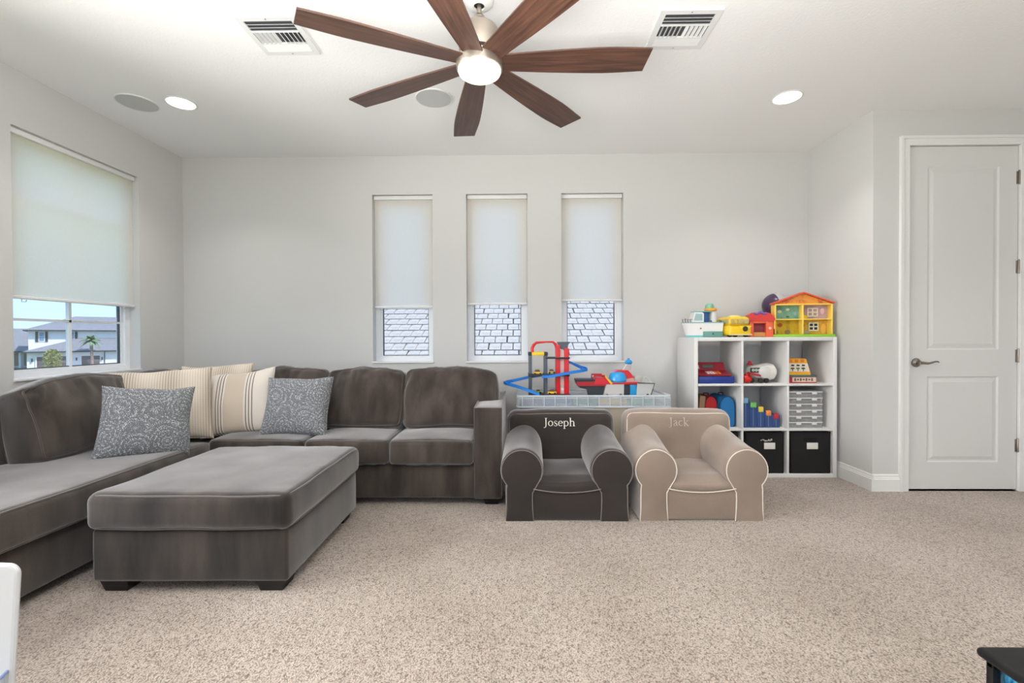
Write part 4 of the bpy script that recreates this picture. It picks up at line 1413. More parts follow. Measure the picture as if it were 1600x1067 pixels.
MB().prism([(0.0, 0.263), (W, 0.263), (W / 2, 0.345)], 0.010, Dp, 'y').build('gable', P((228, 148, 52), 0.5, vary=(30, (200, 96, 50), 0.45, 0.65)), t, 0)
mb = MB()
mb.add([(-0.012, -0.006, 0.262), (W / 2, -0.006, 0.346), (W + 0.012, -0.006, 0.262), (W + 0.012, -0.006, 0.272), (W / 2, -0.006, 0.358), (-0.012, -0.006, 0.272),
        (-0.012, Dp, 0.262), (W / 2, Dp, 0.346), (W + 0.012, Dp, 0.262), (W + 0.012, Dp, 0.272), (W / 2, Dp, 0.358), (-0.012, Dp, 0.272)],
       [(0, 1, 4, 5), (1, 2, 3, 4), (6, 7, 10, 11), (7, 8, 9, 10), (0, 1, 7, 6), (1, 2, 8, 7), (5, 4, 10, 11), (4, 3, 9, 10), (0, 5, 11, 6), (2, 3, 9, 8)])
mb.build('roof', P((220, 82, 44), 0.45), t, 0)


def dwin(x, z, w, h, pane):
    wp = MB().box(x - w / 2, x + w / 2, Dp - 0.016, Dp - 0.012, z - h / 2, z + h / 2).build('window_pane', P(pane, 0.4), t, 0)
    mb = MB()
    for q in (-w / 2, 0, w / 2):
        mb.box(x + q - 0.004, x + q + 0.004, Dp - 0.020, Dp - 0.016, z - h / 2 - 0.004, z + h / 2 + 0.004)
    for q in (-h / 2, 0, h / 2):
        mb.box(x - w / 2 - 0.004, x + w / 2 + 0.004, Dp - 0.020, Dp - 0.016, z + q - 0.004, z + q + 0.004)
    mb.build('window_bars', P((240, 232, 206), 0.5), wp, 0)


dwin(0.305, 0.198, 0.072, 0.062, (170, 150, 150))
dwin(0.312, 0.082, 0.066, 0.058, (44, 38, 32))
for x, z, w, h, rgb in ((0.060, 0.206, 0.030, 0.024, (214, 206, 170)), (0.122, 0.222, 0.026, 0.020, (226, 214, 176)), (0.175, 0.190, 0.022, 0.030, (136, 176, 190)), (0.246, 0.160, 0.045, 0.034, (248, 210, 30)), (0.235, 0.215, 0.030, 0.040, (186, 132, 160)), (0.378, 0.206, 0.028, 0.050, (222, 190, 204)), (0.064, 0.096, 0.034, 0.034, (186, 82, 30)), (0.120, 0.040, 0.045, 0.036, (150, 112, 84)), (0.040, 0.040, 0.020, 0.028, (176, 132, 30)), (0.180, 0.046, 0.018, 0.030, (176, 160, 30)), (0.255, 0.038, 0.060, 0.030, (182, 170, 130)), (0.235, 0.090, 0.020, 0.026, (186, 120, 40)), (0.385, 0.066, 0.038, 0.085, (238, 178, 76)), (0.120, 0.164, 0.026, 0.012, (90, 88, 66))):
    n_ = 10
    MB().prism([(x + w / 2 * math.cos(2 * PI * q / n_), z + h / 2 * math.sin(2 * PI * q / n_)) for q in range(n_)], Dp - 0.017, Dp - 0.012, 'y').build('wall_print', P(rgb, 0.6), t, 0)

# ball on its green stand behind the dollhouse
t = thing('toy_stand', 'green toy stand behind the left side of the dollhouse', 'toy', (2.135, 3.895, zt))
MB().lathe([(0.070, 0.0), (0.070, 0.012), (0.030, 0.030), (0.022, 0.080), (0.034, 0.130), (0.062, 0.166), (0.066, 0.174), (0.058, 0.174)], 24).build('stand_body', P((132, 172, 90), 0.5), t)
t = thing('toy_ball', 'purple and silver ball peeking out behind the dollhouse', 'ball', (2.135 + 0.045, 3.895, zt + 0.160))
m = mat('purple_silver_ball', (70, 52, 80), 0.3)
nt = m.node_tree
tc = nt.nodes.new('ShaderNodeTexCoord')
sp = nt.nodes.new('ShaderNodeSeparateXYZ')
nt.links.new(tc.outputs['Object'], sp.inputs[0])
sx_ = nmath(nt, 'GREATER_THAN', nmath(nt, 'ADD', sp.outputs['X'], nmath(nt, 'MULTIPLY', sp.outputs['Z'], 0.12)), -0.008)
nt.links.new(nramp(nt, sx_, [(0.4, (70, 52, 80)), (0.6, (190, 188, 190))]), nt.nodes['Principled BSDF'].inputs['Base Color'])
MB().ball((0, 0, 0.106), 0.106, 28, 18).build('ball_skin', m, t, 80)
MB().lathe([(0.004, 0), (0.006, 0.001), (0.004, 0.003)], 10, T((0, 0, 0.211))).build('valve', P((60, 60, 60), 0.5), t)

# ---------------------------------------------------------------- clear tub with toys behind the armchairs
M['tub'] = mat_clear('cloudy_tub_plastic', (214, 222, 228), 0.70, 0.2)
M['tub_rim'] = mat_clear('cloudy_tub_rim', (228, 234, 238), 0.42, 0.2)
TX0, TX1, TY0, TY1, TZ = -0.020, 1.150, 3.455, 3.925, 0.668
tub = thing('storage_tub', 'wide clear plastic storage tub with ribbed rim behind the armchairs', 'storage bin', ((TX0 + TX1) / 2, (TY0 + TY1) / 2, 0))
hw, hd = (TX1 - TX0) / 2, (TY1 - TY0) / 2
mb = MB()
i_ = 0.022
mb.bbox(-hw + i_, hw - i_, -hd + i_, -hd + i_ + 0.004, 0.0, 0.60, 0.001).bbox(-hw + i_, hw - i_, hd - i_ - 0.004, hd - i_, 0.0, 0.60, 0.001).bbox(-hw + i_, -hw + i_ + 0.004, -hd + i_, hd - i_, 0.0, 0.60, 0.001).bbox(hw - i_ - 0.004, hw - i_, -hd + i_, hd - i_, 0.0, 0.60, 0.001).bbox(-hw + i_, hw - i_, -hd + i_, hd - i_, 0.0, 0.004, 0.001)
mb.build('body', M['tub'], tub)
mb = MB()
for z0, z1 in ((0.572, 0.584), (0.655, 0.668)):
    mb.bbox(-hw, hw, -hd, -hd + 0.006, z0, z1, 0.002).bbox(-hw, hw, hd - 0.006, hd, z0, z1, 0.002).bbox(-hw, -hw + 0.006, -hd, hd, z0, z1, 0.002).bbox(hw - 0.006, hw, -hd, hd, z0, z1, 0.002)
mb.build('rim', M['tub_rim'], tub)
mb = MB()
mb.box(-hw + 0.006, hw - 0.006, -hd + 0.005, -hd + 0.008, 0.584, 0.655).box(-hw + 0.006, hw - 0.006, hd - 0.008, hd - 0.005, 0.584, 0.655).box(-hw + 0.005, -hw + 0.008, -hd, hd, 0.584, 0.655).box(hw - 0.008, hw - 0.005, -hd, hd, 0.584, 0.655)
mb.build('rim_wall', M['tub'], tub, 0)
for k in range(14):
    x = -hw + 0.045 + k * (2 * hw - 0.09) / 13
    MB().box(x - 0.0028, x + 0.0028, -hd, -hd + 0.006, 0.584, 0.655).build('rib', M['tub_rim'], tub, 0)
MB().box(-hw + 0.008, hw - 0.008, -hd + 0.008, hd - 0.008, 0.640, 0.645).build('lid', M['tub_rim'], tub, 0)
for x0, x1, rgb, lb in ((0.62, 0.83, (226, 180, 84), 'yellow'), (0.42, 0.60, (84, 138, 116), 'dark green'), (0.85, 1.02, (96, 160, 120), 'light green'), (0.20, 0.40, (86, 120, 170), 'blue'), (0.03, 0.18, (130, 104, 140), 'purple')):
    t = thing('toy_box', '%s toy box seen dimly through the clear tub' % lb, 'toy box', (x0, 3.52, 0.006), 0, 'toy boxes inside the clear tub')
    MB().bbox(0, x1 - x0, 0, 0.30, 0, 0.59, 0.006).build('box', P(rgb, 0.6), t)
    MB().bbox(-0.004, x1 - x0 + 0.004, -0.004, 0.304, 0.59, 0.628, 0.004).build('lid', P(tuple(min(255, v + 14) for v in rgb), 0.6), t)

# parking garage toy
zt = 0.646
GY = 3.64
t = thing('toy_parking_garage', 'toy parking garage with red lift tower and blue ramps', 'toy', (0.24, GY, zt))
BLK, BLU = P((40, 42, 46), 0.5), P((30, 124, 214), 0.35)
MB().bbox(-0.165, 0.165, -0.07, 0.07, 0.0, 0.012, 0.003).build('base', BLK, t)
for x in (-0.150, -0.028):
    for y in (-0.055, 0.050):
        po = MB().bbox(x - 0.013, x + 0.013, y - 0.006, y + 0.006, 0.012, 0.335, 0.002).build('post', P((78, 86, 96), 0.45), t)
        MB().bbox(x - 0.016, x + 0.016, y - 0.009, y + 0.009, 0.318, 0.345, 0.003).bbox(x - 0.016, x + 0.016, y - 0.009, y + 0.009, 0.150, 0.178, 0.003).build('post_joint', BLK, po)
MB().bbox(-0.160, 0.160, -0.065, 0.065, 0.155, 0.166, 0.002).build('middle_deck', BLK, t)
MB().bbox(-0.030, 0.160, -0.065, 0.065, 0.292, 0.304, 0.002).build('upper_deck', BLK, t)
MB().bbox(-0.140, -0.040, -0.065, 0.065, 0.318, 0.345, 0.004).build('upper_deck_tray', P((240, 204, 40), 0.4), t)
mb = MB()
mb.bbox(0.052, 0.086, -0.045, 0.045, 0.012, 0.400, 0.003).bbox(0.118, 0.155, -0.045, 0.045, 0.012, 0.375, 0.003)
mb.build('lift_tower', P((206, 24, 32), 0.35), t)
MB().bbox(0.086, 0.118, -0.030, 0.040, 0.012, 0.360, 0.002).build('lift_shaft', P((226, 196, 190), 0.4), t)
MB().bbox(0.088, 0.116, -0.036, -0.030, 0.040, 0.060, 0.002).build('lift_badge', P((224, 206, 206), 0.4), t)
MB().prism([(0.066, 0.425), (0.165, 0.425), (0.150, 0.400), (0.145, 0.370), (0.098, 0.366), (0.080, 0.395)], -0.040, 0.040, 'y').build('loading_hopper', P((84, 90, 98), 0.45), t, 0)
arch = [(-0.132, 0.342), (-0.135, 0.375), (-0.122, 0.402), (-0.100, 0.420), (-0.020, 0.425), (0.030, 0.425), (0.052, 0.405), (0.064, 0.365), (0.064, 0.310)]
MB().tube([(x, -0.030, z) for x, z in arch], [0.013, 0.013, 0.013, 0.010, 0.006, 0.008, 0.013, 0.013, 0.013], 8).build('roof_arch', P((214, 34, 40), 0.35), t)
MB().tube([(x, 0.030, z) for x, z in arch], 0.006, 8).build('roof_arch', P((230, 150, 150), 0.4), t)


def ramp(path, w):
    """a shallow channel ramp following a path"""
    Pv = [Vector(p) for p in path]
    vs, fs = [], []
    n = len(Pv)
    for i in range(n):
        a, b_ = Pv[max(0, i - 1)], Pv[min(n - 1, i + 1)]
        d = (b_ - a)
        s_ = Vector((d.y, -d.x, 0))
        s_ = s_.normalized() if s_.length > 1e-6 else Vector((0, -1, 0))
        for q, hgt in ((-w, 0.016), (-w + 0.004, 0.016), (-w + 0.004, 0.003), (w - 0.004, 0.003), (w - 0.004, 0.016), (w, 0.016), (w, -0.003), (-w, -0.003)):
            vs.append(Pv[i] + s_ * q + Vector((0, 0, hgt)))
    for i in range(n - 1):
        for q in range(8):
            fs.append((i * 8 + q, i * 8 + (q + 1) % 8, i * 8 + 8 + (q + 1) % 8, i * 8 + 8 + q))
    return MB().add(vs, fs)


ramp([(0.130, 0.075, 0.270), (0.200, 0.072, 0.240), (0.255, 0.055, 0.215), (0.288, 0.015, 0.204), (0.284, -0.040, 0.198), (0.240, -0.075, 0.190), (0.120, -0.084, 0.172), (0.020, -0.086, 0.152), (-0.060, -0.084, 0.146)], 0.019).build('ramp', BLU, t, 40)
ramp([(-0.060, 0.084, 0.146), (-0.160, 0.080, 0.130), (-0.260, 0.070, 0.108), (-0.325, 0.040, 0.098), (-0.345, 0.0, 0.094), (-0.325, -0.045, 0.088), (-0.260, -0.075, 0.072), (-0.150, -0.088, 0.036), (-0.080, -0.090, 0.008)], 0.019).build('ramp', P((36, 132, 222), 0.35), t, 40)


def toy_car(label, x, z, rgb, s_=1.0, y=-0.03):
    c = thing('toy_car', label, 'toy car', (0.24 + x, GY + y, zt + z), 0, 'little cars in the toy garage')
    MB().bbox(-0.034 * s_, 0.034 * s_, -0.015, 0.015, 0.006, 0.022 * s_, 0.004).build('body', P(rgb, 0.3), c)
    MB().prism([(-0.024 * s_, 0.022 * s_), (0.020 * s_, 0.022 * s_), (0.012 * s_, 0.038 * s_), (-0.016 * s_, 0.038 * s_)], -0.012, 0.012, 'y').build('cabin', P((96, 70, 40), 0.3), c, 0)
    for wx in (-0.020 * s_, 0.020 * s_):
        for wy in (-0.015, 0.015):
            MB().lathe([(0.002, -0.003), (0.008, -0.003), (0.008, 0.003), (0.002, 0.003)], 12, T((wx, wy, 0.008)) @ R(PI / 2, 'X')).build('wheel', P((30, 28, 26), 0.5), c)


toy_car('little yellow toy car with brown cabin on the garage middle deck', -0.092, 0.166, (230, 186, 60), 1.05)
toy_car('little yellow toy car at the foot of the garage lift', 0.020, 0.012, (236, 180, 30), 1.05, -0.052)
toy_car('pale yellow toy car behind the middle garage post', 0.022, 0.172, (226, 210, 130), 0.9, 0.0)
toy_car('lime toy car on the garage ground floor', -0.085, 0.012, (176, 200, 70), 0.8, 0.02)

# toy rescue ship
t = thing('toy_ship', 'red, black and grey toy ship with blue cockpit on the clear tub', 'toy', (0.78, GY, zt))
MB().prism([(-0.225, 0.0), (-0.115, 0.0), (-0.105, 0.085), (-0.320, 0.085), (-0.300, 0.062), (-0.262, 0.054), (-0.235, 0.046)], -0.05, 0.05, 'y').build('bow', P((38, 44, 52), 0.5), t, 0)
MB().prism([(-0.312, 0.078), (-0.098, 0.078), (-0.090, 0.126), (-0.320, 0.118), (-0.330, 0.100)], -0.060, 0.060, 'y').build('bow_deck', P((172, 26, 36), 0.4), t, 0)
MB().prism([(-0.330, 0.112), (-0.170, 0.116), (-0.170, 0.130), (-0.332, 0.130)], -0.064, 0.064, 'y').build('bow_rail', P((36, 40, 44), 0.5), t, 0)
MB().prism([(-0.120, 0.0), (0.040, 0.0), (0.042, 0.092), (-0.096, 0.090)], -0.072, 0.072, 'y').build('side_panel', P((188, 184, 182), 0.4), t, 0)
MB().prism([(-0.060, 0.0), (0.130, 0.0), (0.120, 0.088), (0.040, 0.088), (0.038, 0.018), (0.010, 0.012)], -0.060, 0.060, 'y').build('hull', P((36, 40, 46), 0.5), t, 0)
MB().bbox(0.090, 0.140, -0.074, 0.074, 0.0, 0.088, 0.006).build('blue_panel', P((24, 142, 196), 0.4), t)
MB().prism([(0.136, 0.004), (0.250, 0.004), (0.280, 0.098), (0.146, 0.102)], -0.070, 0.070, 'y').build('stern', P((184, 184, 180), 0.4), t, 0)
MB().tube([(0.250, -0.072, 0.004), (0.280, -0.072, 0.098), (0.148, -0.072, 0.102)], 0.004, 6).build('stern_edge', P((40, 40, 42), 0.5), t)
MB().prism([(-0.190, 0.092), (-0.050, 0.090), (-0.052, 0.104), (-0.100, 0.142), (-0.178, 0.142)], -0.066, 0.066, 'y').build('red_superstructure', P((204, 30, 44), 0.35), t, 0)
mb = MB().tube([(-0.190, -0.064, 0.130), (-0.190, -0.064, 0.160), (-0.110, -0.064, 0.160), (-0.104, -0.064, 0.130)], 0.007, 6)
mb.tube([(-0.190, 0.064, 0.130), (-0.190, 0.064, 0.160), (-0.110, 0.064, 0.160), (-0.104, 0.064, 0.130)], 0.007, 6)
mb.build('grab_rail', P((190, 24, 40), 0.35), t)
MB().prism([(-0.112, 0.158), (-0.098, 0.158), (-0.044, 0.100), (-0.060, 0.090)], -0.069, 0.069, 'y').build('yellow_trim', P((232, 176, 60), 0.4), t, 0)
MB().bbox(-0.052, 0.160, -0.066, 0.066, 0.088, 0.108, 0.006).build('main_deck', P((192, 30, 40), 0.4), t)
MB().lathe([(0.060, 0.106), (0.070, 0.120), (0.068, 0.150), (0.056, 0.176), (0.030, 0.190), (0.004, 0.194)], 28, T((0.004, -0.014, 0))).build('cockpit', P((44, 160, 226), 0.2), t)
MB().prism([(-0.040, 0.180), (0.000, 0.198), (0.080, 0.200), (0.112, 0.164), (0.126, 0.134), (0.060, 0.130), (0.052, 0.164), (0.030, 0.182)], -0.046, 0.058, 'y').build('cockpit_roof', P((206, 28, 36), 0.35), t, 0)
MB().prism([(0.058, 0.108), (0.134, 0.108), (0.120, 0.140), (0.060, 0.132)], -0.050, 0.050, 'y').build('engine_block', P((196, 150, 146), 0.45), t, 0)
MB().bbox(0.128, 0.200, -0.050, 0.050, 0.100, 0.152, 0.014).build('winch', P((176, 172, 168), 0.45), t)
MB().tube([(0.190, -0.040, 0.104), (0.196, -0.040, 0.132), (0.216, -0.040, 0.146), (0.238, -0.040, 0.134), (0.248, -0.040, 0.104)], 0.006, 8).build('crane_hoop', P((196, 194, 190), 0.4), t)
MB().prism([(0.050, 0.198), (0.106, 0.198), (0.112, 0.240), (0.094, 0.250), (0.080, 0.244)], -0.020, 0.030, 'y').build('mast', P((184, 172, 172), 0.4), t, 0)
MB().tube([(0.048, -0.010, 0.200), (0.078, -0.010, 0.246)], 0.005, 6).build('mast_strut', P((226, 220, 216), 0.4), t)
MB().lathe([(0.010, 0.240), (0.024, 0.246), (0.030, 0.262), (0.022, 0.276), (0.012, 0.280), (0.010, 0.292), (0.002, 0.294)], 16, T((0.094, 0.0, 0))).build('mast_lamp', P((50, 150, 214), 0.3), t)
for k in range(4):
    MB().lathe([(0.004, -0.006), (0.010, -0.006), (0.010, 0.006), (0.004, 0.006)], 12, T((-0.09 + 0.105 * k, -0.066, 0.008)) @ R(PI / 2, 'X')).build('wheel', P((24, 24, 26), 0.5), t)

# ---------------------------------------------------------------- things cut by the picture edges
t = thing('side_table', 'black side table at the lower right picture edge', 'table', (1.012, 0.50, 0))
BK = mat('black_table_wood', (17, 16, 17), 0.5, vary=(30, (24, 23, 23), 0.4, 0.7), spec=0.3)
MB().rbox(0.30, 0.262, 0.011, 0.0108, (0, 0, 0), (2, 2, 0), T((0.300, 0.262, 0.409)), k=2).build('table_top', BK, t)
for x in (0.012, 0.588):
    for y in (0.022, 0.502):
        MB().bbox(x, x + 0.018 if x < 0.3 else x - 0.018, y - 0.008, y + 0.008, 0, 0.400, 0.003).build('leg', BK, t)
MB().bbox(0.014, 0.586, 0.016, 0.508, 0.150, 0.166, 0.003).build('lower_shelf', BK, t)
MB().bbox(0.012, 0.586, 0.494, 0.508, 0.385, 0.400, 0.002).bbox(0.012, 0.586, 0.016, 0.030, 0.385, 0.400, 0.002).build('apron', BK, t)
bx = thing('blue_gift_bag', 'bright blue streaked bag on the black table lower shelf', 'bag', (1.046, 0.660, 0.167))
gm = mat('blue_streaks', (20, 96, 150), 0.25, vary=(6, (110, 196, 226), 0.42, 0.62), vscale=(1, 8, 2.5))
MB().rbox(0.20, 0.176, 0.105, 0.012, (0.0, 0.004, 0.0), (6, 6, 4), T((0.203, 0.176, 0.109)), wrinkle(0.003, 9, 3.3), k=2).build('bag_body', gm, bx, 60)
MB().tube([(0.12, 0.10, 0.205), (0.14, 0.05, 0.212), (0.26, 0.05, 0.212), (0.28, 0.10, 0.205)], 0.004, 6).build('bag_handle', P((20, 60, 110), 0.5), bx)
o = MB().bbox(0, 0.085, 0, 0.12, 0, 0.004, 0.0015).build('paper_card', M['card'])
o.location = (1.125, 0.845, 0.4205)
tag(o, 'small white card lying on the black side table', 'card')

t = thing('white_board', 'white rounded board standing in a clear tub at the left edge', 'board', (-1.288, 1.103, 0))
vs = []
n = 10
poly = [(0.0, 0.23), (0.034, 0.540)]
poly = [(0.012, 0.165)] + [(0.036 - 0.022 + 0.022 * math.cos(a), 0.525 + 0.020 * math.sin(a)) for a in [PI / 2 * i / n for i in range(n + 1)]] + [(-0.30, 0.556), (-0.32, 0.530), (-0.18, 0.165)]
MB().prism(poly, 0, 0.014, 'y').build('board_panel', P((206, 206, 204), 0.45), t, 30)
MB().tube([(a, 0.007, b_) for a, b_ in poly], 0.0072, 8, True).build('board_edge', P((200, 201, 200), 0.45), t)
tb = thing('clear_basket', 'clear blue-rimmed plastic basket at the lower left corner', 'basket', (-1.390, 1.045, 0))
mb = MB().lathe([(0.110, 0.0), (0.113, 0.010), (0.126, 0.276), (0.132, 0.286), (0.129, 0.288), (0.122, 0.276), (0.109, 0.012), (0.0, 0.012)], 36, cap=False)
mb.build('basket_body', mat_clear('clear_basket_plastic', (206, 216, 226), 0.45, 0.15), tb)
MB().tube([(0.131 * math.cos(a), 0.131 * math.sin(a), 0.286) for a in [2 * PI * i / 40 for i in range(40)]], 0.004, 6, True).build('basket_rim', mat_clear('blue_rim', (130, 150, 200), 0.3, 0.2), tb)

# ---------------------------------------------------------------- outdoors
M['tile_pale'] = mat('pale_roof_tile', (178, 172, 165), 0.85, vary=(9, (150, 144, 137), 0.42, 0.75), bump=(60, 0.15, 0.002))
M['deck_dark'] = mat('roof_underlay', (58, 54, 52), 0.95)
M['stucco'] = mat('white_stucco', (226, 228, 232), 0.9)
M['grass'] = mat('lawn', (96, 122, 62), 0.95, vary=(3, (132, 146, 84), 0.4, 0.65))
M['grey_tile'] = mat('grey_tile_roof', (128, 130, 136), 0.85, vary=(4, (104, 106, 112), 0.4, 0.65), vscale=(1, 1, 9))
M['fascia'] = mat('dark_fascia', (62, 64, 70), 0.7)
M['garage_door'] = mat('taupe_garage_door', (104, 98, 100), 0.6)
GZ = -3.2
struct('ground', MB().box(-140, 140, -60, 160, GZ - 0.2, GZ), M['grass'], 'lawn and yards outside the house', 'ground')
struct('street', MB().box(-56, -48, -60, 160, GZ, GZ + 0.02), mat('asphalt', (120, 120, 122), 0.9), 'grey street in front of the houses opposite', 'street')

# house next door behind the back windows: sloped roof of single tiles
SL = math.atan(0.42)
nb = thing('neighbor_house', 'house next door with pale tiled roof beyond the back windows', 'house', (0, 6.5, GZ))
MB().box(-4.2, 7, 0.5, 9.0, 0, 3.4).build('wall', M['stucco'], nb, 0)
RM = T((0, 0, 0.40 - GZ)) @ R(SL, 'X')
MB().box(-4.5, 7.4, -0.05, 5.2, -0.10, 0.0, RM).build('roof_deck', M['deck_dark'], nb, 0)
MB().prism([(5.2 * math.cos(SL), 0.40 - GZ + 5.2 * math.sin(SL)), (9.6, 0.40 - GZ), (9.4, 0.25 - GZ), (5.0 * math.cos(SL), 0.25 - GZ + 5.0 * math.sin(SL))], -4.5, 7.4, 'x').build('rear_roof', M['grey_tile'], nb, 0)
tw, ex = 0.205, 0.300
tile_me = None
far = MB()
for r_ in range(17):
    for c_ in range(-21, 36):
        x = c_ * tw + (0.5 * tw if r_ % 2 else 0) + random.uniform(-0.006, 0.006)
        y = r_ * ex
        near = 2 <= r_ <= 11 and -3.3 < x < 2.45
        Mt = RM @ T((x, y, 0.006)) @ R(-0.065 + random.uniform(-0.008, 0.008), 'X') @ R(random.uniform(-0.012, 0.012), 'Z')
        if near:
            if tile_me is None:
                o = MB().box(-tw / 2 + 0.008, tw / 2 - 0.008, 0, 0.34, 0.020, 0.040).build('roof_tile', M['tile_pale'], nb, 0)
                tile_me = o.data
            else:
                o = bpy.data.objects.new('roof_tile', tile_me)
                COL.objects.link(o)
                o.parent = nb
            o.matrix_local = Mt
        else:
            far.box(-tw / 2 + 0.008, tw / 2 - 0.008, 0, 0.34, 0.020, 0.040, Mt)
fo = far.build('roof_tiles', M['tile_pale'], nb, 0)
fo['kind'] = 'stuff'

# two houses across the street, seen through the left window


def hip_roof(mb, x0, x1, y0, y1, z, rz, ry0, ry1, rx):
    vs = [(x0, y0, z), (x1, y0, z), (x1, y1, z), (x0, y1, z), (rx, ry0, rz), (rx, ry1, rz)]
    return mb.add(vs, [(0, 1, 4), (1, 2, 5, 4), (2, 3, 5), (3, 0, 4, 5), (0, 3, 2, 1)])


FAC = -PI / 4      # the facades face the corner of the street
hs_ = thing('street_house', 'white two-storey house with grey hip roofs across the street', 'house', (-66, 60.25, GZ), FAC)


def hb(name, material, x0, x1, y0, y1, z0, z1, parent=None):
    return MB().box(x0, x1, y0, y1, z0 - GZ, z1 - GZ).build(name, material, parent or hs_, 0)


hb('upper_wall', M['stucco'], -9, 0, 0.0, 13, -0.6, 2.25)
hb('lower_wall', M['stucco'], -9, 3, -0.02, 14, GZ, -0.55)
mb = MB()
hip_roof(mb, -9.5, 3.6, -0.4, 14.4, -0.52 - GZ, 1.42 - GZ, 5.6, 10, -0.4)
mb.build('lower_roof', M['grey_tile'], hs_, 0)
mb = MB()
hip_roof(mb, -9.6, 0.6, -0.45, 13.5, 2.36 - GZ, 4.45 - GZ, 4.6, 9.5, -4.5)
mb.build('upper_roof', M['grey_tile'], hs_, 0)
hb('fascia', M['fascia'], -9.4, 3.65, -0.42, 14.4, -0.70, -0.53)
hb('fascia', M['fascia'], -9.5, 0.65, -0.47, 13.5, 2.20, 2.35)
for a, b_ in ((0.98, 1.55), (3.95, 4.50)):
    wi = hb('window', M['vinyl'], 0, 0.06, a - 0.03, b_ + 0.03, 0.76, 2.10)
    MB().box(0.06, 0.08, a + 0.05, b_ - 0.05, 0.86 - GZ, 2.02 - GZ).build('pane', P((120, 146, 170), 0.1), wi, 0)
    MB().box(0.06, 0.09, a, b_, 1.42 - GZ, 1.46 - GZ).build('mullion', M['vinyl'], wi, 0)
    for q in (a - 0.31, b_ + 0.04):
        hb('shutter', M['fascia'], 0, 0.08, q, q + 0.27, 0.72, 2.12)
for a, b_ in ((0.88, 4.20), (5.15, 7.00)):
    g = hb('garage_door', M['garage_door'], 2.9, 3.05, a, b_, GZ, -1.25)
    for k in range(1, 4):
        MB().box(3.05, 3.07, a, b_, k * 0.5 - 0.015, k * 0.5 + 0.015).build('panel_joint', M['fascia'], g, 0)
    hb('door_surround', M['trim'], 2.9, 3.10, a - 0.14, a, GZ, -1.10)
for y in (0.45, 4.65, 7.25):
    hb('wall_lantern', M['fascia'], 3.0, 3.2, y - 0.07, y + 0.07, -1.85, -1.45)
hb('downpipe', M['fascia'], 3.0, 3.12, 7.48, 7.56, GZ, -0.6)
h2 = thing('street_house', 'lower white house with grey roof and porch columns farther off', 'house', (-66, 60.25, GZ), FAC)
MB().box(-18, -11.6, -16, 5, 0, -0.70 - GZ).build('wall', M['stucco'], h2, 0)
mb = MB()
hip_roof(mb, -18.6, -9.9, -16.6, 5.6, -0.68 - GZ, 2.75 - GZ, -10, -0.6, -14.3)
mb.build('roof', M['grey_tile'], h2, 0)
MB().box(-11, -9.85, -16.6, 5.6, -0.86 - GZ, -0.68 - GZ).build('fascia', M['fascia'], h2, 0)
for y in (-2.3, -1.35, -0.35, 0.7):
    MB().bbox(-10.6, -10.35, y - 0.13, y + 0.13, 0, -0.85 - GZ, 0.02).build('column', M['stucco'], h2)
for y in (-2.0, -1.0):
    MB().box(-11.6, -11.5, y, y + 0.6, 0.3, 2.2).build('window', P((150, 140, 130), 0.3), h2, 0)
dv = MB().box(3.2, 14, 0.6, 7.4, 0.0, 0.02).build('driveway', mat('concrete_drive', (196, 192, 186), 0.9))
dv.location = (-66, 60.25, GZ)
dv.rotation_euler = (0, 0, FAC)
tag(dv, 'pale concrete driveway before the garage doors', 'driveway', None, 'structure')


def at_house(x, y):
    c, s_ = math.cos(FAC), math.sin(FAC)
    return (-66 + x * c - y * s_, 60.25 + x * s_ + y * c, GZ)


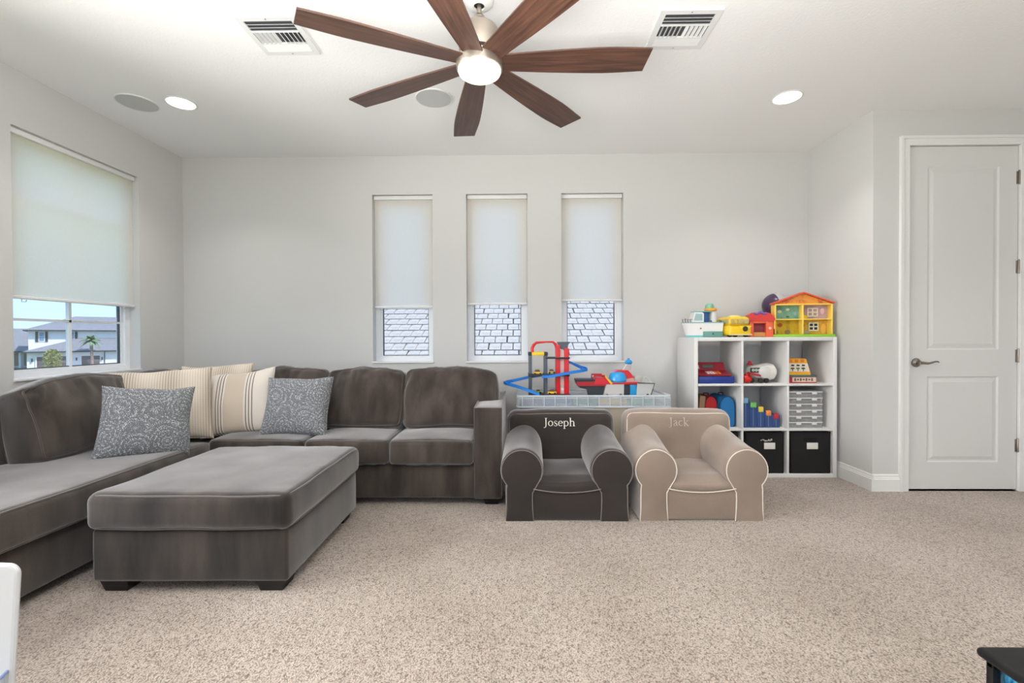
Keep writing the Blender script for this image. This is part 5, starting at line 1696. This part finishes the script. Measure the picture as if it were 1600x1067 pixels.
pt = thing('palm_tree', 'palm tree in front of the white house', 'palm tree', at_house(4.6, 6.15))
tp = [(0, 0, 0), (0, 0, 0.3), (0.02, 0.02, 1.2), (0.05, -0.03, 2.4), (0.02, -0.08, 3.6), (0, -0.1, 4.2)]
MB().tube(tp, [0.34, 0.22, 0.17, 0.16, 0.17, 0.20], 10).build('trunk', mat('palm_bark', (150, 134, 124), 0.9, vary=(8, (120, 104, 96), 0.4, 0.6)), pt)
frm = mat('palm_leaf', (84, 112, 74), 0.7, vary=(3, (110, 136, 96), 0.4, 0.6))
for k in range(22):
    az = k * 2.399
    el = 1.25 - 1.75 * (k / 21)
    vs, fs = [], []
    L = 1.25
    n = 7
    for i in range(n + 1):
        s_ = i / n
        rr = L * s_
        px = rr * math.cos(el) * math.cos(az)
        py = rr * math.cos(el) * math.sin(az)
        pz = rr * math.sin(el) - 0.55 * s_ * s_
        wd = 0.26 * math.sin(PI * min(1, 0.15 + s_ * 0.85)) + 0.02
        sx, sy = -math.sin(az), math.cos(az)
        vs += [(px - sx * wd, py - sy * wd - 0.1, 4.2 + pz - 0.08), (px, py - 0.1, 4.2 + pz), (px + sx * wd, py + sy * wd - 0.1, 4.2 + pz - 0.08)]
    for i in range(n):
        fs += [(3 * i, 3 * i + 1, 3 * i + 4, 3 * i + 3), (3 * i + 1, 3 * i + 2, 3 * i + 5, 3 * i + 4)]
    MB().add(vs, fs).build('frond', frm, pt, 0)
sb = thing('young_tree', 'small yellow-green bushy tree before the garage', 'tree', at_house(5.0, 2.35))
MB().tube([(0, 0, 0), (0.05, 0, 0.8), (0, 0.05, 1.8)], [0.06, 0.05, 0.03], 8).build('trunk', P((110, 92, 76), 0.9), sb)
lf = MB()
for k in range(900):
    u, a = random.random() ** 0.6, random.uniform(0, 2 * PI)
    z = random.uniform(0.25, 2.95)
    rr = u * 1.0 * math.sqrt(max(0.02, 1 - ((z - 1.4) / 1.6) ** 2))
    c = Vector((rr * math.cos(a), rr * math.sin(a), z))
    d1_ = Vector((random.uniform(-1, 1), random.uniform(-1, 1), random.uniform(-1, 1))).normalized() * 0.13
    d2_ = d1_.orthogonal().normalized() * 0.06
    lf.add([c - d1_, c + d2_, c + d1_, c - d2_], [(0, 1, 2, 3)])
fl = lf.build('foliage', mat('bush_leaf', (112, 122, 66), 0.8, vary=(2, (150, 150, 92), 0.4, 0.6)), sb, 0)
